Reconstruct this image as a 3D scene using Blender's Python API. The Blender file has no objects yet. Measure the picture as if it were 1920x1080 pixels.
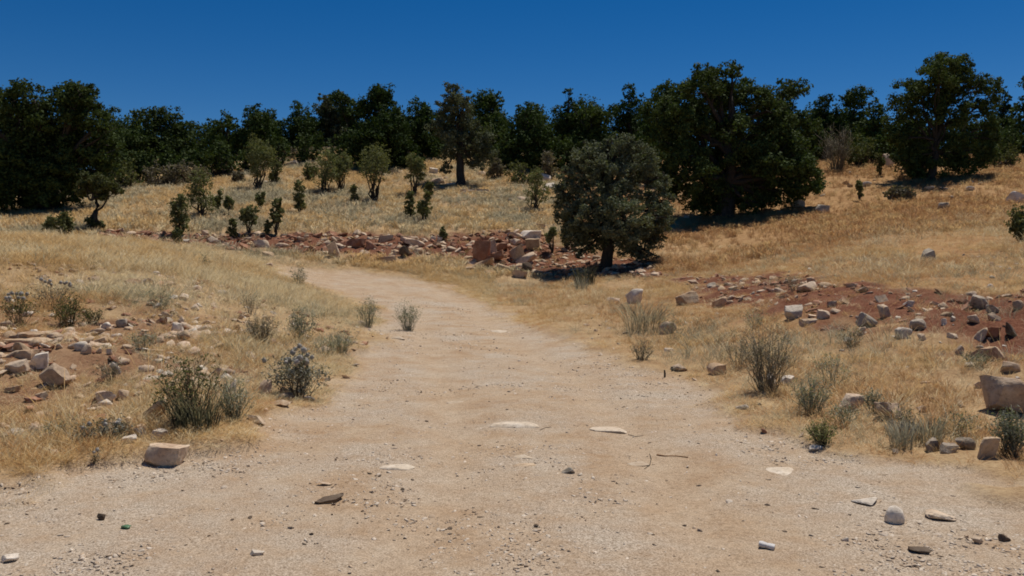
import bpy, math, random
import numpy as np
from mathutils import Vector
rng = np.random.default_rng(7)
S = bpy.context.scene
COL = S.collection

# ------------------------------------------------------------------ camera
EYE = 1.6; F = 1600.0; CX = 960.0; HOR = 470.0        # photo is 1920 x 1080
cd = bpy.data.cameras.new('camera'); cam = bpy.data.objects.new('camera', cd); COL.objects.link(cam)
cam.location = (0, 0, EYE); cam.rotation_euler = (math.radians(90), 0, 0)
cd.sensor_width = 36; cd.lens = 36 * F / 1920; cd.shift_y = -(540 - HOR) / 1920
cd.clip_start = 0.1; cd.clip_end = 3000
S.camera = cam
# ------------------------------------------------------------------ sky, sun, exposure
SUN_EL, SUN_AZ = math.radians(67), math.radians(38)
w = bpy.data.worlds.new('World'); S.world = w; w.use_nodes = True
nt = w.node_tree; nt.nodes.clear()
sky = nt.nodes.new('ShaderNodeTexSky'); sky.sky_type = 'NISHITA'; sky.sun_disc = False
sky.sun_elevation = SUN_EL; sky.sun_rotation = SUN_AZ
sky.altitude = 2600; sky.air_density = 1.0; sky.dust_density = 0.0; sky.ozone_density = 4.0
hs = nt.nodes.new('ShaderNodeHueSaturation'); hs.inputs['Saturation'].default_value = 1.38; hs.inputs['Value'].default_value = 1.04; hs.inputs['Hue'].default_value = .505
bg = nt.nodes.new('ShaderNodeBackground'); bg.inputs['Strength'].default_value = 0.06
wo = nt.nodes.new('ShaderNodeOutputWorld')
nt.links.new(sky.outputs[0], hs.inputs['Color']); nt.links.new(hs.outputs[0], bg.inputs[0]); nt.links.new(bg.outputs[0], wo.inputs[0])
sl = bpy.data.lights.new('sun', 'SUN'); so = bpy.data.objects.new('sun', sl); COL.objects.link(so)
sl.energy = 4.0; sl.angle = math.radians(0.53); sl.color = (1.0, 0.95, 0.87)
sd = Vector((math.cos(SUN_EL) * math.sin(SUN_AZ), math.cos(SUN_EL) * math.cos(SUN_AZ), math.sin(SUN_EL)))
so.rotation_euler = sd.to_track_quat('Z', 'Y').to_euler(); so.location = sd * 200
vs = S.view_settings; vs.view_transform = 'Standard'; vs.look = 'None'; vs.exposure = 0.0; vs.gamma = 1.0; vs.use_curve_mapping = False
S.cycles.filter_width = 1.8; S.cycles.max_bounces = 5; S.cycles.diffuse_bounces = 3; S.cycles.transparent_max_bounces = 4; S.cycles.caustics_reflective = False

# ------------------------------------------------------------------ helpers
def tag(o, label=None, cat=None, group=None, kind=None):
    if label: o['label'] = label
    if cat: o['category'] = cat
    if group: o['group'] = group
    if kind: o['kind'] = kind
    return o

def mesh_np(name, V, faces, mat=None, smooth=False, **attrs):
    """faces: list of int arrays (N,3) or (N,4)"""
    if not isinstance(faces, (list, tuple)): faces = [faces]
    me = bpy.data.meshes.new(name)
    V = np.asarray(V, np.float32)
    me.vertices.add(len(V)); me.vertices.foreach_set('co', V.ravel())
    loops = np.concatenate([f.ravel() for f in faces]).astype(np.int32)
    tot = np.concatenate([np.full(len(f), f.shape[1]) for f in faces])
    start = np.concatenate([[0], np.cumsum(tot)[:-1]]).astype(np.int32)
    me.loops.add(len(loops)); me.loops.foreach_set('vertex_index', loops)
    me.polygons.add(len(tot)); me.polygons.foreach_set('loop_start', start)
    me.update(calc_edges=True)
    if smooth: me.polygons.foreach_set('use_smooth', np.ones(len(tot), bool))
    for k, a in attrs.items():
        at = me.attributes.new(k, 'FLOAT', 'POINT'); at.data.foreach_set('value', np.asarray(a, np.float32))
    if mat: me.materials.append(mat)
    return me

def link(name, data, parent=None, loc=None, coll=None):
    o = bpy.data.objects.new(name, data); (coll or COL).objects.link(o)
    if parent: o.parent = parent
    if loc is not None: o.location = loc
    return o

def hash2(ix, iy, s):
    h = (ix.astype(np.int64) * 374761393 + iy.astype(np.int64) * 668265263 + s * 974634777) & 0xffffffff
    h = ((h ^ (h >> 13)) * 1274126177) & 0xffffffff
    return ((h ^ (h >> 16)) & 0xffff) / 65535.0
def vnoise(x, y, s=0):
    ix = np.floor(x); iy = np.floor(y); fx = x - ix; fy = y - iy
    fx = fx * fx * (3 - 2 * fx); fy = fy * fy * (3 - 2 * fy)
    a = hash2(ix, iy, s); b = hash2(ix + 1, iy, s); c = hash2(ix, iy + 1, s); d = hash2(ix + 1, iy + 1, s)
    return (a * (1 - fx) + b * fx) * (1 - fy) + (c * (1 - fx) + d * fx) * fy
def fbm(x, y, sc, s=0, n=3):
    t = 0; a = 1; tot = 0
    for i in range(n):
        t = t + a * vnoise(x * sc * 2 ** i, y * sc * 2 ** i, s + i); tot += a; a *= .5
    return t / tot
def sstep(a, b, x):
    t = np.clip((x - a) / (b - a), 0, 1); return t * t * (3 - 2 * t)

# ------------------------------------------------------------------ the lie of the land
FAR = [(80, 'z', .6), (110, 'z', .9), (160, 'z', -2), (300, 'z', -8), (900, 'z', -14)]
COLS = {
 -700: [(5.6, 930), (7, 838), (8, 755), (9.3, 650), (12, 560), (16, 495), (20, 448), (32, 432), (42, 395), (50, 370), (60, 350), (68, 340)],
 0:   [(5.6, 930), (6.8, 848), (8.0, 745), (9.5, 645), (12.5, 555), (16, 497), (20.5, 456), (29, 450), (32, 437), (42, 398), (50, 372), (60, 352), (68, 340)],
 300: [(6.3, 880), (7.4, 800), (9.0, 697), (11.5, 598), (14.5, 538), (19, 490), (23, 468), (29, 467), (32, 440), (44, 373), (52, 345), (62, 325), (70, 315)],
 600: [(8, 790), (10, 726), (14, 648), (18, 595), (22, 560), (28, 515), (31, 490), (33.5, 440), (40, 400), (50, 350), (60, 300), (70, 280)],
 960: [(10, 726), (15, 641), (20, 597), (25, 565), (29, 540), (31, 515), (33, 492), (35.5, 440), (45, 390), (55, 345), (62, 312), (70, 290)],
 1300:[(8, 790), (11, 700), (16, 622), (22, 562), (27, 525), (33, 482), (38, 447), (43, 412), (52, 370), (62, 325), (70, 300)],
 1600:[(7.2, 826), (9, 750), (11.2, 655), (12.5, 622), (13.5, 563), (15.5, 541), (22, 500), (36, 420), (48, 350), (57, 310), (66, 292)],
 1920:[(6, 897), (7.5, 800), (9.2, 698), (10.6, 652), (11.8, 566), (13.6, 549), (22, 478), (38, 380), (50, 320), (60, 295)],
 2620:[(6, 890), (7.5, 795), (9.2, 695), (10.6, 650), (11.8, 565), (13.6, 548), (22, 475), (38, 378), (50, 318), (60, 295)],
}
UD = np.array([(c - CX) / F for c in COLS])
DS = np.concatenate([np.linspace(0, 80, 641), np.linspace(81, 900, 400)])
prof = []
for c, pts in COLS.items():
    d = [0, 3.5, 4.5]; z = [0, 0, 0]
    for dd, py in pts: d.append(dd); z.append(EYE + (HOR - py) / F * dd)
    zl = z[-1]; dl = d[-1]
    for dd, _, k in FAR:
        if dd > dl: d.append(dd); z.append(zl + k)
    prof.append(np.interp(DS, d, z))
prof = np.array(prof)
UU = np.linspace(UD[0], UD[-1], 240)
T = np.array([np.interp(UU, UD, prof[:, j]) for j in range(len(DS))]).T
def blur(A, k, ax):
    ker = np.exp(-np.linspace(-2, 2, 2 * k + 1) ** 2); ker /= ker.sum()
    P = np.pad(A, [(k, k) if i == ax else (0, 0) for i in range(2)], mode='edge')
    return sum(ker[i] * np.take(P, np.arange(i, i + A.shape[ax]), ax) for i in range(2 * k + 1))
T = blur(T, 9, 0); T[:, :641] = blur(T, 5, 1)[:, :641]
def base_h(x, y):
    u = np.clip(x / np.maximum(y, .5), UU[0], UU[-1]); d = np.clip(y, 0, 899)
    fu = (u - UU[0]) / (UU[1] - UU[0]); iu = np.clip(fu.astype(int), 0, len(UU) - 2); fu = fu - iu
    idx = np.clip(np.searchsorted(DS, d, 'right') - 1, 0, len(DS) - 2); fd = (d - DS[idx]) / (DS[idx + 1] - DS[idx])
    return (T[iu, idx] * (1 - fd) + T[iu, idx + 1] * fd) * (1 - fu) + (T[iu + 1, idx] * (1 - fd) + T[iu + 1, idx + 1] * fd) * fu
_ds = np.arange(2.5, 110, .02)
def cast(px, py, fn):
    u = (px - CX) / F; s = (HOR - py) / F
    z = fn(u * _ds, _ds); hit = np.nonzero(z >= EYE + s * _ds)[0]
    d = _ds[hit[0]] if len(hit) else 70.0
    return u * d, d
def poly(pix):
    return np.array([cast(px, py, base_h) for px, py in pix])
def sdist(P, x, y):
    """signed distance to polygon, negative inside"""
    x = np.asarray(x, float); y = np.asarray(y, float)
    best = np.full(x.shape, 1e9); ins = np.zeros(x.shape, bool)
    for (ax, ay), (bx, by) in zip(P, np.roll(P, -1, 0)):
        dx, dy = bx - ax, by - ay; L = dx * dx + dy * dy + 1e-9
        t = np.clip(((x - ax) * dx + (y - ay) * dy) / L, 0, 1)
        best = np.minimum(best, np.hypot(x - ax - t * dx, y - ay - t * dy))
        if ay != by:
            c = (ay > y) != (by > y); ins ^= c & (x < (bx - ax) * (y - ay) / (by - ay) + ax)
    return np.where(ins, -best, best)
TRACK = np.vstack([poly([(-700, 945), (0, 935), (160, 915), (290, 885), (430, 850), (540, 800), (610, 750), (660, 690), (705, 640), (712, 600), (665, 566), (610, 547), (565, 532), (525, 519)]),
                   poly([(540, 505), (640, 510), (700, 516), (840, 538), (905, 568), (960, 606), (1090, 648), (1200, 690), (1290, 728), (1400, 800), (1550, 850), (1750, 885), (1920, 925), (2400, 960)]),
                   [(14, 3.5), (14, -14), (-14, -14), (-14, 4)]])
RED1 = poly([(190, 437), (330, 441), (500, 440), (700, 441), (880, 440), (985, 436), (1060, 462), (1230, 490), (1240, 528), (1060, 520), (960, 508), (860, 488), (720, 482), (620, 482), (500, 474), (330, 466), (190, 458)])
RED2 = poly([(1280, 520), (1380, 522), (1490, 520), (1600, 541), (1760, 553), (2000, 552), (2060, 690), (1870, 690), (1760, 648), (1620, 628), (1500, 612), (1400, 594), (1300, 560)])
RED3 = poly([(-80, 590), (120, 588), (300, 585), (420, 610), (430, 700), (330, 770), (200, 800), (60, 790), (-80, 760)])
def masks(x, y):
    n = (fbm(x, y, 1.3, 3) - .5); n2 = (fbm(x, y, .6, 9) - .5)
    k = np.clip(y / 20, .25, 1.9)
    tr = sstep(.45, -.45, (sdist(TRACK, x, y) + n * 1.2 + n2 * .5) / k)
    r1 = sstep(.35, -.35, sdist(RED1, x, y) + n * 1.3)
    r2 = sstep(.5, -.4, sdist(RED2, x, y) + n * 1.8)
    r3 = .62 * sstep(.5, -.5, sdist(RED3, x, y) + n * 2.0)
    return tr, np.maximum(np.maximum(r1, r2), r3) * (1 - tr)
MID = poly([(600, 515), (700, 524), (775, 540), (830, 570), (865, 620), (940, 690), (1000, 770), (1040, 860), (1060, 960), (1070, 1070)])
def ruts(x, y):
    """two worn wheel lines that follow the track"""
    x = np.asarray(x, float); best = np.full(x.shape, 1e9)
    for (ax, ay), (bx, by) in zip(MID[:-1], MID[1:]):
        dx, dy = bx - ax, by - ay; t = np.clip(((x - ax) * dx + (y - ay) * dy) / (dx * dx + dy * dy), 0, 1)
        best = np.minimum(best, np.hypot(x - ax - t * dx, y - ay - t * dy))
    wob = .35 * (fbm(x, y, .5, 73) - .5)
    return np.exp(-((best + wob - .78) / .26) ** 2) * (.45 + .55 * fbm(x, y, .8, 74))
def ground(x, y, mk=None):
    x = np.asarray(x, float); y = np.asarray(y, float)
    tr, rd = mk if mk is not None else masks(x, y)
    z = base_h(x, y)
    off = 1 - tr
    z = z + off * (.16 * (fbm(x, y, .45, 21) - .5) + .07 * (fbm(x, y, 1.7, 31, 3) - .5) + .07) * sstep(.0, .3, off)
    z = z + rd * (.30 * (fbm(x, y, 1.1, 41, 4) - .5))
    z = z + tr * (.035 * (fbm(x, y, .9, 51, 4) - .5))
    z = z - tr * .035 * ruts(x, y)
    return z
def ground1(x, y): return float(ground(np.array([x]), np.array([y]))[0])
def at(px, py):
    """a photo pixel of something standing on the ground -> its foot in the world"""
    x, y = cast(px, py, ground)
    return x, y, ground1(x, y)

# ------------------------------------------------------------------ materials
def new_mat(name):
    m = bpy.data.materials.new(name); m.use_nodes = True
    t = m.node_tree; b = t.nodes['Principled BSDF']; b.inputs['Roughness'].default_value = .9
    b.inputs['Specular IOR Level'].default_value = .15
    return m, t, b
def N(t, typ, **kw):
    n = t.nodes.new(typ)
    for k, v in kw.items():
        if k in n.inputs: n.inputs[k].default_value = v
        else: setattr(n, k, v)
    return n
def noise(t, vec, scale, detail=4, rough=.6):
    n = N(t, 'ShaderNodeTexNoise', Scale=scale, Detail=detail, Roughness=rough); t.links.new(vec, n.inputs['Vector']); return n.outputs['Fac']
def ramp(t, fac, stops, interp='LINEAR'):
    r = t.nodes.new('ShaderNodeValToRGB'); r.color_ramp.interpolation = interp
    e = r.color_ramp.elements
    while len(e) < len(stops): e.new(.5)
    for el, (p, c) in zip(e, stops): el.position = p; el.color = (*c, 1) if len(c) == 3 else c
    t.links.new(fac, r.inputs['Fac']); return r.outputs['Color']
def mix(t, fac, a, b, typ='MIX'):
    m = t.nodes.new('ShaderNodeMix'); m.data_type = 'RGBA'; m.blend_type = typ
    for sock, v in ((m.inputs[0], fac), (m.inputs[6], a), (m.inputs[7], b)):
        if isinstance(v, (int, float)): sock.default_value = v
        elif isinstance(v, tuple): sock.default_value = (*v, 1)
        else: t.links.new(v, sock)
    return m.outputs[2]
def math_(t, op, a, b=0.0, clamp=False):
    m = t.nodes.new('ShaderNodeMath'); m.operation = op; m.use_clamp = clamp
    for s, v in ((m.inputs[0], a), (m.inputs[1], b)):
        if isinstance(v, (int, float)): s.default_value = v
        else: t.links.new(v, s)
    return m.outputs[0]
def attr(t, name): 
    n = t.nodes.new('ShaderNodeAttribute'); n.attribute_name = name; return n.outputs['Fac']

def ground_material():
    m, t, b = new_mat('ground_soil')
    g = t.nodes.new('ShaderNodeNewGeometry').outputs['Position']
    big = noise(t, g, .35, 3); mid = noise(t, g, 2.2, 5, .65); fine = noise(t, g, 26, 5, .7); grit = noise(t, g, 95, 3, .75)
    # dust and gravel of the track
    dust = ramp(t, mid, [(.3, (.385, .252, .148)), (.5, (.445, .318, .205)), (.7, (.50, .385, .268))])
    gravel = ramp(t, grit, [(.33, (.25, .205, .155)), (.47, (.44, .365, .28)), (.62, (.61, .53, .43))])
    gm = ramp(t, noise(t, g, .6, 5, .75), [(.42, (0, 0, 0)), (.62, (1, 1, 1))])
    road = mix(t, math_(t, 'MULTIPLY', math_(t, 'MULTIPLY', gm, .72), math_(t, 'SUBTRACT', 1.0, math_(t, 'MULTIPLY', attr(t, 'rut'), .8))), dust, gravel)
    road = mix(t, math_(t, 'MULTIPLY', attr(t, 'rut'), .35), road, (.52, .395, .27))
    road = mix(t, .5, road, ramp(t, fine, [(.3, (.55, .5, .45)), (.5, (1, 1, 1)), (.7, (1.22, 1.22, 1.22))]), 'MULTIPLY')
    road = mix(t, .65, road, ramp(t, grit, [(.35, (.5, .45, .4)), (.5, (1, 1, 1)), (.66, (1.4, 1.4, 1.4))]), 'MULTIPLY')
    # straw-littered soil under the grass
    straw = ramp(t, mid, [(.3, (.32, .20, .105)), (.5, (.42, .285, .155)), (.7, (.50, .36, .205))])
    straw = mix(t, .6, straw, ramp(t, fine, [(.32, (.5, .42, .35)), (.5, (1, 1, 1)), (.7, (1.25, 1.25, 1.2))]), 'MULTIPLY')
    warm = ramp(t, attr(t, 'warm'), [(0, (1, 1, 1)), (1, (.90, .78, .66))])
    straw = mix(t, 1.0, straw, warm, 'MULTIPLY')
    # terra rossa
    red = ramp(t, fine, [(.28, (.07, .026, .018)), (.5, (.165, .064, .036)), (.72, (.29, .145, .09))])
    red = mix(t, ramp(t, mid, [(.45, (0, 0, 0)), (.72, (.6, .6, .6))]), red, (.30, .165, .095))
    c = mix(t, attr(t, 'track'), straw, road)
    rf = math_(t, 'MULTIPLY', attr(t, 'red'), math_(t, 'MULTIPLY_ADD', big, .6, True), True)
    c = mix(t, attr(t, 'red'), c, red)
    t.links.new(c, b.inputs['Base Color'])
    hgt = math_(t, 'ADD', math_(t, 'MULTIPLY', fine, .7), math_(t, 'MULTIPLY', grit, .3))
    bp = N(t, 'ShaderNodeBump', Strength=.9, Distance=.02); t.links.new(hgt, bp.inputs['Height']); t.links.new(bp.outputs[0], b.inputs['Normal'])
    b.inputs['Roughness'].default_value = 1; b.inputs['Specular IOR Level'].default_value = .05
    return m

def rock_material(name, cols, stain=(.30, .13, .07), stain_amt=.5, grey=.35, bump=.02):
    m, t, b = new_mat(name)
    tc = t.nodes.new('ShaderNodeTexCoord').outputs['Object']
    rnd = t.nodes.new('ShaderNodeObjectInfo').outputs['Random']
    v = t.nodes.new('ShaderNodeVectorMath'); v.operation = 'ADD'
    cmb = t.nodes.new('ShaderNodeCombineXYZ'); t.links.new(math_(t, 'MULTIPLY', rnd, 37.0), cmb.inputs[0]); t.links.new(math_(t, 'MULTIPLY', rnd, 91.0), cmb.inputs[1])
    t.links.new(tc, v.inputs[0]); t.links.new(cmb.outputs[0], v.inputs[1]); p = v.outputs[0]
    n1 = noise(t, p, 5, 5, .65); n2 = noise(t, p, 28, 4, .7); n3 = noise(t, p, 2.2, 4, .6)
    c = ramp(t, n1, [(.3, cols[0]), (.52, cols[1]), (.72, cols[2])])
    c = mix(t, .75, c, ramp(t, n2, [(.3, (.5, .46, .42)), (.48, (1, 1, 1)), (.7, (1.18, 1.18, 1.18))]), 'MULTIPLY')
    c = mix(t, math_(t, 'MULTIPLY', ramp(t, n3, [(.46, (0, 0, 0)), (.66, (1, 1, 1))]), stain_amt), c, stain)
    c = mix(t, math_(t, 'MULTIPLY', ramp(t, noise(t, p, 9, 3, .6), [(.55, (0, 0, 0)), (.68, (1, 1, 1))]), grey), c, (.19, .165, .13))
    c = mix(t, 1.0, c, ramp(t, rnd, [(0, (.78, .75, .72)), (.5, (.96, .95, .93)), (1, (1.12, 1.1, 1.08))]), 'MULTIPLY')
    t.links.new(c, b.inputs['Base Color'])
    if bump:
        bp = N(t, 'ShaderNodeBump', Strength=.7, Distance=bump); t.links.new(n2, bp.inputs['Height']); t.links.new(bp.outputs[0], b.inputs['Normal'])
    return m

def leaf_material(name, dark, light, trans=.25, gloss=.06):
    m, t, b = new_mat(name)
    c = ramp(t, attr(t, 'tint'), [(0, dark), (1, light)])
    t.links.new(c, b.inputs['Base Color']); b.inputs['Roughness'].default_value = .7; b.inputs['Specular IOR Level'].default_value = gloss
    tr = t.nodes.new('ShaderNodeBsdfTranslucent'); t.links.new(mix(t, 1.0, c, (1.2, 1.3, .6), 'MULTIPLY'), tr.inputs[0])
    ms = t.nodes.new('ShaderNodeMixShader'); ms.inputs[0].default_value = trans
    t.links.new(b.outputs[0], ms.inputs[1]); t.links.new(tr.outputs[0], ms.inputs[2])
    t.links.new(ms.outputs[0], t.nodes['Material Output'].inputs['Surface'])
    return m

def bark_material(name, a, c2):
    m, t, b = new_mat(name)
    tc = t.nodes.new('ShaderNodeTexCoord').outputs['Object']
    mp = N(t, 'ShaderNodeMapping'); mp.inputs['Scale'].default_value = (6, 6, 1.2); t.links.new(tc, mp.inputs[0])
    n = noise(t, mp.outputs[0], 4, 5, .7)
    t.links.new(ramp(t, n, [(.3, a), (.7, c2)]), b.inputs['Base Color'])
    bp = N(t, 'ShaderNodeBump', Strength=.8, Distance=.03); t.links.new(n, bp.inputs['Height']); t.links.new(bp.outputs[0], b.inputs['Normal'])
    return m

def blade_material(name, a, bcol, c, trans=.36):
    m, t, b = new_mat(name)
    rnd = t.nodes.new('ShaderNodeObjectInfo').outputs['Random']
    f = math_(t, 'ADD', math_(t, 'MULTIPLY', rnd, .55), math_(t, 'MULTIPLY', attr(t, 'tint'), .45))
    col = ramp(t, f, [(.1, a), (.5, bcol), (.9, c)])
    t.links.new(col, b.inputs['Base Color']); b.inputs['Roughness'].default_value = .7
    tr = t.nodes.new('ShaderNodeBsdfTranslucent'); t.links.new(col, tr.inputs[0])
    gn = t.nodes.new('ShaderNodeNewGeometry').outputs['Normal']
    va = t.nodes.new('ShaderNodeVectorMath'); va.operation = 'ADD'; t.links.new(gn, va.inputs[0]); va.inputs[1].default_value = (0, 0, 1.9)
    vn = t.nodes.new('ShaderNodeVectorMath'); vn.operation = 'NORMALIZE'; t.links.new(va.outputs[0], vn.inputs[0])
    t.links.new(vn.outputs[0], b.inputs['Normal'])
    ms = t.nodes.new('ShaderNodeMixShader'); ms.inputs[0].default_value = trans
    t.links.new(b.outputs[0], ms.inputs[1]); t.links.new(tr.outputs[0], ms.inputs[2])
    t.links.new(ms.outputs[0], t.nodes['Material Output'].inputs['Surface'])
    return m

SM = dict(bump=.0025)      # small broken pieces: finer relief
M = dict(
 r_pale=rock_material('rubble_pale', [(.47, .345, .235), (.63, .485, .345), (.73, .605, .46)], stain_amt=.35, grey=.2, **SM),
 r_white=rock_material('rubble_white', [(.56, .475, .375), (.72, .63, .52), (.80, .73, .63)], stain_amt=.12, grey=.3, **SM),
 r_grey=rock_material('rubble_grey', [(.26, .215, .165), (.41, .35, .275), (.56, .49, .395)], stain_amt=.15, grey=.6, **SM),
 r_red=rock_material('rubble_red', [(.24, .11, .065), (.38, .20, .125), (.52, .34, .24)], stain_amt=.7, grey=.1, **SM),
 r_tan=rock_material('rubble_tan', [(.40, .27, .16), (.54, .39, .25), (.64, .51, .36)], stain_amt=.3, grey=.15, **SM),
 crumb=rock_material('dark_crumb', [(.09, .065, .045), (.16, .12, .085), (.25, .19, .14)], stain=(.12, .07, .045), stain_amt=.3, grey=.2, bump=0),
 pale=rock_material('limestone_pale', [(.47, .345, .235), (.63, .485, .345), (.73, .605, .46)], stain_amt=.35, grey=.25),
 white=rock_material('limestone_white', [(.56, .475, .375), (.72, .63, .52), (.80, .73, .63)], stain_amt=.12, grey=.35),
 grey=rock_material('limestone_grey', [(.26, .215, .165), (.41, .35, .275), (.56, .49, .395)], stain_amt=.15, grey=.7),
 red=rock_material('limestone_red_stained', [(.24, .11, .065), (.38, .20, .125), (.52, .34, .24)], stain_amt=.7, grey=.1),
 chip=rock_material('gravel_chip', [(.52, .42, .32), (.64, .54, .43), (.76, .68, .58)], stain=(.5, .38, .26), stain_amt=.4, grey=0, bump=0),
 chip_tan=rock_material('gravel_chip_tan', [(.40, .29, .19), (.52, .39, .27), (.64, .52, .39)], stain=(.42, .29, .18), stain_amt=.4, grey=0, bump=0),
 dusty=rock_material('limestone_dusty', [(.50, .40, .29), (.61, .51, .39), (.70, .61, .50)], stain=(.45, .325, .21), stain_amt=.75, grey=.05, bump=.006),
 tan=rock_material('limestone_tan', [(.40, .27, .16), (.54, .39, .25), (.64, .51, .36)], stain_amt=.3, grey=.15),
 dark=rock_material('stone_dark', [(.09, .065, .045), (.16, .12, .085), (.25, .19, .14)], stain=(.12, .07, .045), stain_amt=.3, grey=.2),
 oak=leaf_material('oak_leaf', (.020, .031, .009), (.100, .135, .042), .18),
 oak_grey=leaf_material('grey_oak_leaf', (.062, .070, .040), (.215, .230, .138), .18),
 oak_fresh=leaf_material('fresh_oak_leaf', (.026, .042, .010), (.120, .160, .044), .18),  # greener leaf colour, used for whole crowns
 pine=leaf_material('pine_needle', (.016, .028, .008), (.082, .120, .034), .16, .05),
 scrub=leaf_material('scrub_leaf', (.075, .080, .032), (.25, .255, .115), .24),
 drygrey=leaf_material('dry_twig_leaf', (.12, .10, .072), (.36, .31, .23), .25, .05),
 sage=leaf_material('sage_leaf', (.15, .155, .11), (.44, .43, .33), .28, .05),
 thistle=leaf_material('thistle_leaf', (.11, .108, .085), (.33, .32, .26), .15, .02),
 thistle_head=leaf_material('thistle_head', (.22, .20, .17), (.52, .47, .41), .1, .02),
 bark=bark_material('oak_bark', (.022, .018, .014), (.085, .07, .055)),
 barkchip=bark_material('bark_strip', (.22, .11, .05), (.45, .26, .14)),
 stem=bark_material('dry_stem', (.06, .045, .028), (.19, .145, .095)),
 straw=blade_material('straw_pale', (.54, .40, .21), (.72, .575, .33), (.80, .69, .46)),
 gold=blade_material('straw_gold', (.45, .268, .105), (.61, .395, .168), (.71, .51, .255)),
 rust=blade_material('straw_rust', (.33, .155, .058), (.49, .262, .105), (.61, .38, .175)),
 greyg=blade_material('straw_grey_green', (.24, .195, .11), (.40, .345, .215), (.53, .475, .335)),
 sageg=blade_material('weed_sage', (.20, .19, .12), (.34, .325, .22), (.47, .45, .33)),
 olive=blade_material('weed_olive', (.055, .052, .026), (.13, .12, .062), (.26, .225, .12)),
)
def paint(name, col, rough=.5, spec=.4, metal=0):
    m, t, b = new_mat(name)
    tc = t.nodes.new('ShaderNodeTexCoord').outputs['Object']
    n = noise(t, tc, 60, 3)
    t.links.new(ramp(t, n, [(.3, tuple(c * .7 for c in col)), (.6, col)]), b.inputs['Base Color'])
    b.inputs['Roughness'].default_value = rough; b.inputs['Specular IOR Level'].default_value = spec; b.inputs['Metallic'].default_value = metal
    return m

# ------------------------------------------------------------------ ground sheet
ys = [-14.0]
while ys[-1] < 2.5: ys.append(ys[-1] + .5)
while ys[-1] < 900: ys.append(ys[-1] + max(.035, min(.0085 * ys[-1], .22 if ys[-1] < 75 else 60)))
ys = np.array(ys)
k = np.linspace(-1, 1, 301); us = np.sign(k) * (np.abs(k) * .72 + 2.2 * np.clip(np.abs(k) - .9, 0, 1) ** 1.4 * 8)
Y, Uq = np.meshgrid(ys, us, indexing='ij')
X = Uq * np.maximum(Y, 5.0) * np.where(Y < 5, 1.0, 1.0)
X = X + np.sign(Uq) * np.clip(np.abs(Uq) - .72, 0, 9) * 30
x, y = X.ravel(), Y.ravel()
mk = masks(x, y); z = ground(x, y, mk)
z += (.010 * (fbm(x, y, 9, 61, 2) - .5) + .012 * (fbm(x, y, 4, 71, 2) - .5)) * (y < 25)
nx, ny = len(us), len(ys)
i = (np.arange(ny - 1)[:, None] * nx + np.arange(nx - 1)[None, :]).ravel()
warm = sstep(.05, .35, x / np.maximum(y, 4)) * sstep(9, 16, y) * (.6 + .8 * fbm(x, y, .15, 77))
gm = mesh_np('ground', np.stack([x, y, z], 1), np.stack([i, i + 1, i + nx + 1, i + nx], 1), ground_material(), True, track=mk[0], red=mk[1], rut=ruts(x, y) * mk[0], warm=np.clip(warm, 0, 1))
tag(link('ground', gm), 'dry hillside with a pale dirt track, straw slopes and red soil banks', 'ground', kind='structure')

# ------------------------------------------------------------------ tubes, leaves, rocks
class Geo:
    def __init__(s): s.V = []; s.Q = []; s.T = []; s.t = []; s.n = 0
    def add(s, V, Q=None, Tr=None, tint=.5):
        V = np.asarray(V, float); s.V.append(V)
        if Q is not None and len(Q): s.Q.append(np.asarray(Q) + s.n)
        if Tr is not None and len(Tr): s.T.append(np.asarray(Tr) + s.n)
        s.t.append(np.full(len(V), tint) if np.isscalar(tint) else np.asarray(tint)); s.n += len(V)
    def mesh(s, name, mat, smooth=False, off=(0, 0, 0)):
        V = np.concatenate(s.V) - np.asarray(off)
        fs = ([np.concatenate(s.Q)] if s.Q else []) + ([np.concatenate(s.T)] if s.T else [])
        return mesh_np(name, V, fs, mat, smooth, tint=np.clip(np.concatenate(s.t), 0, 1))

def tube(g, pts, rad, sides=6, tint=.5):
    pts = np.asarray(pts, float); n = len(pts); rad = np.asarray(rad)
    d = np.gradient(pts, axis=0); d /= np.linalg.norm(d, axis=1)[:, None] + 1e-9
    ref = np.where(np.abs(d[:, 2:3]) > .9, np.array([[1., 0, 0]]), np.array([[0, 0, 1.]]))
    a = np.cross(d, ref); a /= np.linalg.norm(a, axis=1)[:, None] + 1e-9; b = np.cross(d, a)
    th = np.linspace(0, 2 * np.pi, sides, endpoint=False)
    V = pts[:, None] + rad[:, None, None] * (np.cos(th)[None, :, None] * a[:, None] + np.sin(th)[None, :, None] * b[:, None])
    j = np.arange(sides); k = (j + 1) % sides
    Q = np.concatenate([np.stack([i * sides + j, i * sides + k, (i + 1) * sides + k, (i + 1) * sides + j], 1) for i in range(n - 1)])
    cap = np.stack([np.full(sides - 2, (n - 1) * sides), (n - 1) * sides + np.arange(1, sides - 1), (n - 1) * sides + np.arange(2, sides)], 1)
    g.add(V.reshape(-1, 3), Q, cap, tint)

def curve(a, b, n, wob, sag=0.0):
    t = np.linspace(0, 1, n)[:, None]; a = np.asarray(a, float); b = np.asarray(b, float)
    p = a + (b - a) * t
    p[1:-1] += rng.normal(0, wob, (n - 2, 3))
    p[:, 2] += sag * np.sin(np.pi * t[:, 0])
    return p

def unit(n):
    v = rng.normal(size=(n, 3)); return v / np.linalg.norm(v, axis=1)[:, None]

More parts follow.
